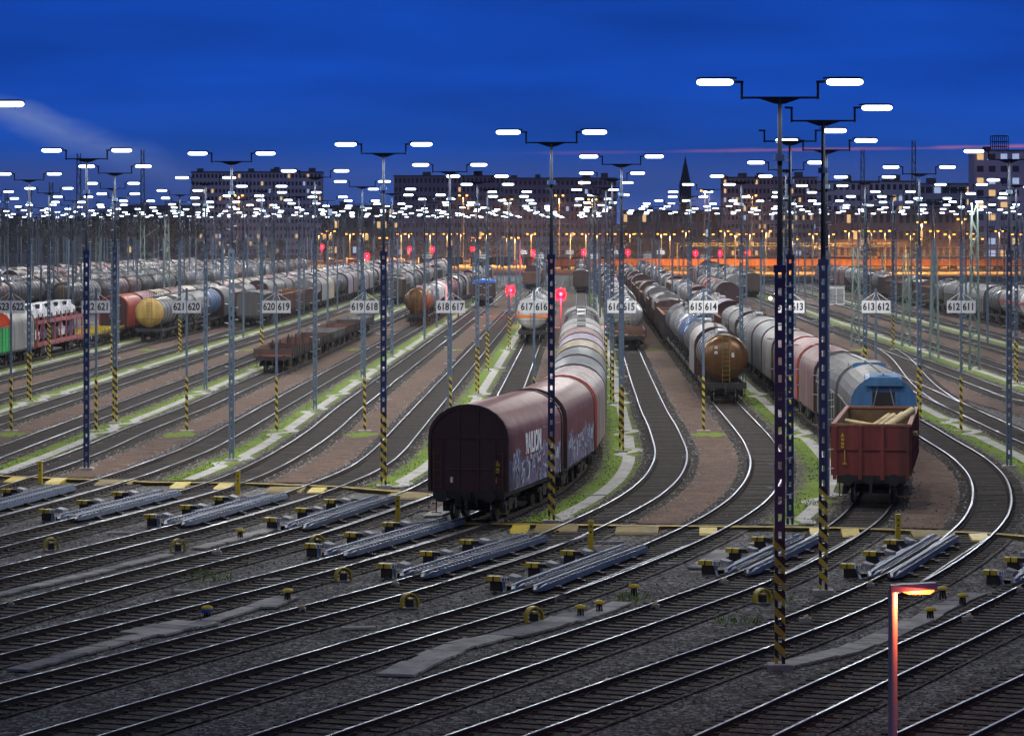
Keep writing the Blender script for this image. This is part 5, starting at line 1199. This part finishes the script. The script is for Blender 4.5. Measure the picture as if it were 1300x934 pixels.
# ------------------------------------------------------------------ the town
WIN_M = mat('window_dark', (.03, .035, .05), rough=.2, var=.2); WIN_L = mat('window_lit', emit=((1., .62, .25), .8)); WIN_C = mat('window_cool', emit=((.55, .7, 1.), .6))
def building(x0, x1, ytop, D, colr, rows, cols_, label, lit=.08, name='building', depth=16, band=None, wfill=.55):
    s = F/D; X0, X1 = (x0-CX)/s, (x1-CX)/s; H = CH+(HY-ytop)/s-GZ; w = X1-X0
    o = empty(name, ((X0+X1)/2, D, GZ)); tag(o, label, 'building', 'buildings of the town beyond the yard')
    m = MB(); m.box(-w/2, w/2, 0, depth, 0, H, mat('facade_'+str(round(colr[0], 2))+str(round(colr[2], 2)), colr, rough=.8, var=.15, scale=.12)); m.build('wall', o)
    m = MB(); m.box(-w/2-.3, w/2+.3, -.3, depth+.3, H, H+.5, M_wall_old); rd = random.Random(int(x0))
    for i in range(max(1, int(w/12))): a = rd.uniform(-w/2+2, w/2-5); m.box(a, a+rd.uniform(2, 4), 4, 8, H+.5, H+rd.uniform(1.5, 3), M_wall_old)
    m.build('roof', o)
    fh = H/rows; cw = w/cols_; cells = [(i, j) for j in range(rows-1, -1, -1) for i in range(cols_)]; rd.shuffle(cells) if rows*cols_ > 100 else None
    rest = MB(); wm_ = MB(); wm_.box(-cw*wfill/2, cw*wfill/2, -.08, .02, 0, fh*.5, WIN_M); W1 = wm_.mesh('window'); meshes = {0: W1}
    for kx, mm in ((1, WIN_L), (2, WIN_C)): z = MB(); z.box(-cw*wfill/2, cw*wfill/2, -.08, .02, 0, fh*.5, mm); meshes[kx] = z.mesh('window')
    for n_, (i, j) in enumerate(cells):
        xx = -w/2+cw*(i+.5); zz = fh*j+fh*.28; r_ = rd.random(); lit_ = lit*.6; kind = 1 if r_ < lit_ else (2 if r_ < lit_*1.35 else 0)
        if n_ < 100: q = bpy.data.objects.new('window', meshes[kind]); COL.objects.link(q); q.parent = o; q.location = (xx, 0, zz)
        else: rest.box(xx-cw*wfill/2, xx+cw*wfill/2, -.08, .02, zz, zz+fh*.5, (WIN_M, WIN_L, WIN_C)[kind])
    if rest.v: q = rest.build('windows', o); q['kind'] = 'stuff'
building(243, 408, 219, 1500, (.80, .70, .82), 11, 34, 'long white tower block at the left with many small windows', .10)
building(500, 640, 224, 1400, (.34, .30, .42), 9, 26, 'dark tower block left of the centre lamps', .05)
building(640, 783, 227, 1400, (.40, .32, .42), 9, 24, 'dark tower block behind the centre lamps', .04)
building(918, 1038, 226, 1350, (.62, .42, .44), 9, 24, 'reddish building right of the church spire', .25)
building(1042, 1162, 231, 1300, (.72, .72, .88), 7, 16, 'long pale building behind the right lattice masts', .15)
building(1164, 1237, 234, 1320, (.55, .55, .70), 6, 7, 'office block with wide window bands left of the right tower', .2, wfill=.8)
building(1237, 1312, 192, 1250, (.60, .62, .85), 9, 5, 'tall blue-grey tower block at the right edge', .5)
building(790, 918, 268, 1450, (.10, .09, .14), 3, 16, 'low dark building at the foot of the church spire', .1)
building(408, 500, 262, 1420, (.12, .10, .13), 4, 12, 'low dark building right of the white tower block', .12)
building(1040, 1240, 268, 1230, (.20, .15, .19), 3, 24, 'low row of houses before the pale long building', .15)
building(150, 243, 262, 1450, (.10, .10, .15), 4, 10, 'low building left of the white tower block', .06)
# rooftop frame on the right tower
s = F/1250; m = MB(); X0, X1 = (1262-CX)/s, (1282-CX)/s; zb, zt = CH+(HY-192)/s+.5, CH+(HY-172)/s
for i in range(5): a = X0+(X1-X0)*i/4; m.box(a-.15, a+.15, 1254, 1254.3, zb, zt, M_arm); m.box(a-.15, a+.15, 1259, 1259.3, zb, zt, M_arm)
for z in (zb+1.5, (zb+zt)/2+.5, zt): m.box(X0, X1, 1254, 1254.3, z-.15, z+.15, M_arm); m.box(X0, X1, 1259, 1259.3, z-.15, z+.15, M_arm)
tag(m.build('roof_frame'), 'dark steel frame on the roof of the right tower block', 'roof frame')
# church
s = F/1480; X = (870-CX)/s; o = empty('church', (X, 1480, GZ)); tag(o, 'dark church tower with a pointed spire', 'church')
z1 = CH+(HY-238)/s; z2 = CH+(HY-196)/s; mdk = mat('church_stone', (.05, .05, .075), rough=.85, var=.2)
m = MB(); m.box(-2.6, 2.6, -2.6, 2.6, 0, z1, mdk)
for a in (-2.4, 2.4):
    for b in (-2.4, 2.4): m.tube((a, b, z1), (a, b, z1+3.4), .5, mdk, 6, .02)
m.build('tower', o)
m = MB(); m.tube((0, 0, z1), (0, 0, z2-1), 2.9, mdk, 8, .12); m.tube((0, 0, z2-1), (0, 0, z2), .1, mdk, 6, .05); m.build('spire', o)
m = MB(); m.box(-10, 18, -1, 9, 0, 12, mdk); m.loft([[(x, -1.4, 12), (x, 9.4, 12), (x, 4, 19)] for x in (-10, 18)], mdk); m.build('nave', o)
# trees in front of the town
M_leaf = mat('leaf', (.035, .05, .03), rough=.8, var=.5, scale=.4); M_bark = mat('bark', (.05, .04, .035), rough=.9)
def tree_mesh(seed):
    rd = random.Random(seed); c = MB()
    blobs = [(rd.gauss(0, 2.6), rd.gauss(0, 2.2), 6+rd.uniform(0, 7.5), rd.uniform(1.2, 2.4)) for _ in range(15)]
    for i in range(1500):
        b = rd.choice(blobs); v = Vector((rd.gauss(0, 1), rd.gauss(0, 1), rd.gauss(0, 1))).normalized()*b[3]*rd.uniform(.6, 1.1); p = Vector(b[:3])+v; q = .4
        c.add([p+Vector((rd.uniform(-q, q), rd.uniform(-q, q), rd.uniform(-q, q))) for _ in range(3)], [(0, 1, 2)], M_leaf)
    t = MB(); t.tube((0, 0, 0), (0, 0, 7), .4, M_bark, 7, .2)
    for i in range(5): b = blobs[i]; t.tube((0, 0, 4+i*.5), b[:3], .16, M_bark, 5, .05)
    return c.mesh('crown'), t.mesh('trunk')
TM = [tree_mesh(s) for s in (1, 2, 3)]
rnd = random.Random(14)
for i in range(64):
    if i > 13 and i % 3: continue
    x = -20+i*21+rnd.uniform(-9, 9); D = rnd.uniform(1060, 1190); c, t = rnd.choice(TM); sc = rnd.uniform(.75, 1.1)*(1.35 if x < 250 else .62)
    o = empty('tree', ((x-CX)*D/F, D, GZ), rnd.uniform(0, 6)); o.scale = (sc*1.25, sc*1.25, sc)
    tag(o, 'dark tree in the dim row before the left town edge' if x < 420 else 'dark tree in the dim row below the town buildings', 'tree', 'dark trees left of the white tower block' if x < 420 else 'dark trees below the town buildings')
    for me, n in ((c, 'crown'), (t, 'trunk')): q = bpy.data.objects.new(n, me); COL.objects.link(q); q.parent = o
# low wooded rise behind everything
m = MB(); rings = []
rd = random.Random(2)
for D, hz in ((1650, 0), (1700, 12), (1850, 17), (2100, 14), (2600, 0)): rings.append([(-1500+i*50, D, GZ-.2+max(0, hz+rd.uniform(-2.5, 2.5) if hz else 0)) for i in range(61)])
m.loft(rings, mat('hill_woods', (.03, .035, .04), rough=.9, var=.4, scale=.05), cap=False, closed=False); tag(m.build('hills'), 'low dark wooded rise behind the town', kind='structure')
# vans and lorries parked at the far end
def van_mesh(c1):
    m = MB(); mt = mat('van_paint_'+str(c1[0]), c1, rough=.4, var=.1)
    m.loft([[(x, y, z) for y, z in ((0, .5), (0, 1.2), (.8, 1.5), (1.4, 2.4), (6, 2.5), (6, .5))] for x in (-1, 1)], mt); m.box(-.85, .85, .55, 1.0, 1.45, 1.9, WIN_M)
    for y in (1.1, 4.8): m.tube((-1.02, y, .4), (1.02, y, .4), .4, M_black, 10)
    return m.mesh('van')
VM = [van_mesh(c) for c in ((.6, .62, .65), (.07, .07, .09), (.3, .05, .04))]
for i in range(16):
    x = 420+i*24+rnd.uniform(-8, 8); D = rnd.uniform(980, 1020); o = bpy.data.objects.new('van', rnd.choice(VM)); COL.objects.link(o); o.location = ((x-CX)*D/F, D, GZ); o.rotation_euler = (0, 0, rnd.choice([R(90), R(80), R(10)])); tag(o, 'small van parked in the distance below the street lamps', 'van', 'vehicles parked beyond the yard')
print('objects', len(bpy.data.objects))
# ------------------------------------------------------------------ evening haze round the whole yard
m = bpy.data.materials.new('haze_air'); m.use_nodes = True; t = m.node_tree; t.nodes.clear()
v = t.nodes.new('ShaderNodeVolumePrincipled'); v.inputs['Density'].default_value = .00010; v.inputs['Color'].default_value = (.85, .88, .95, 1); v.inputs['Anisotropy'].default_value = .35
o_ = t.nodes.new('ShaderNodeOutputMaterial'); t.links.new(v.outputs[0], o_.inputs['Volume'])
b = MB(); b.box(-1650, 1650, -50, 2750, GZ-1.1, 60, m); tag(b.build('haze'), 'thin evening haze over the yard', kind='stuff')
print('objects', len(bpy.data.objects))
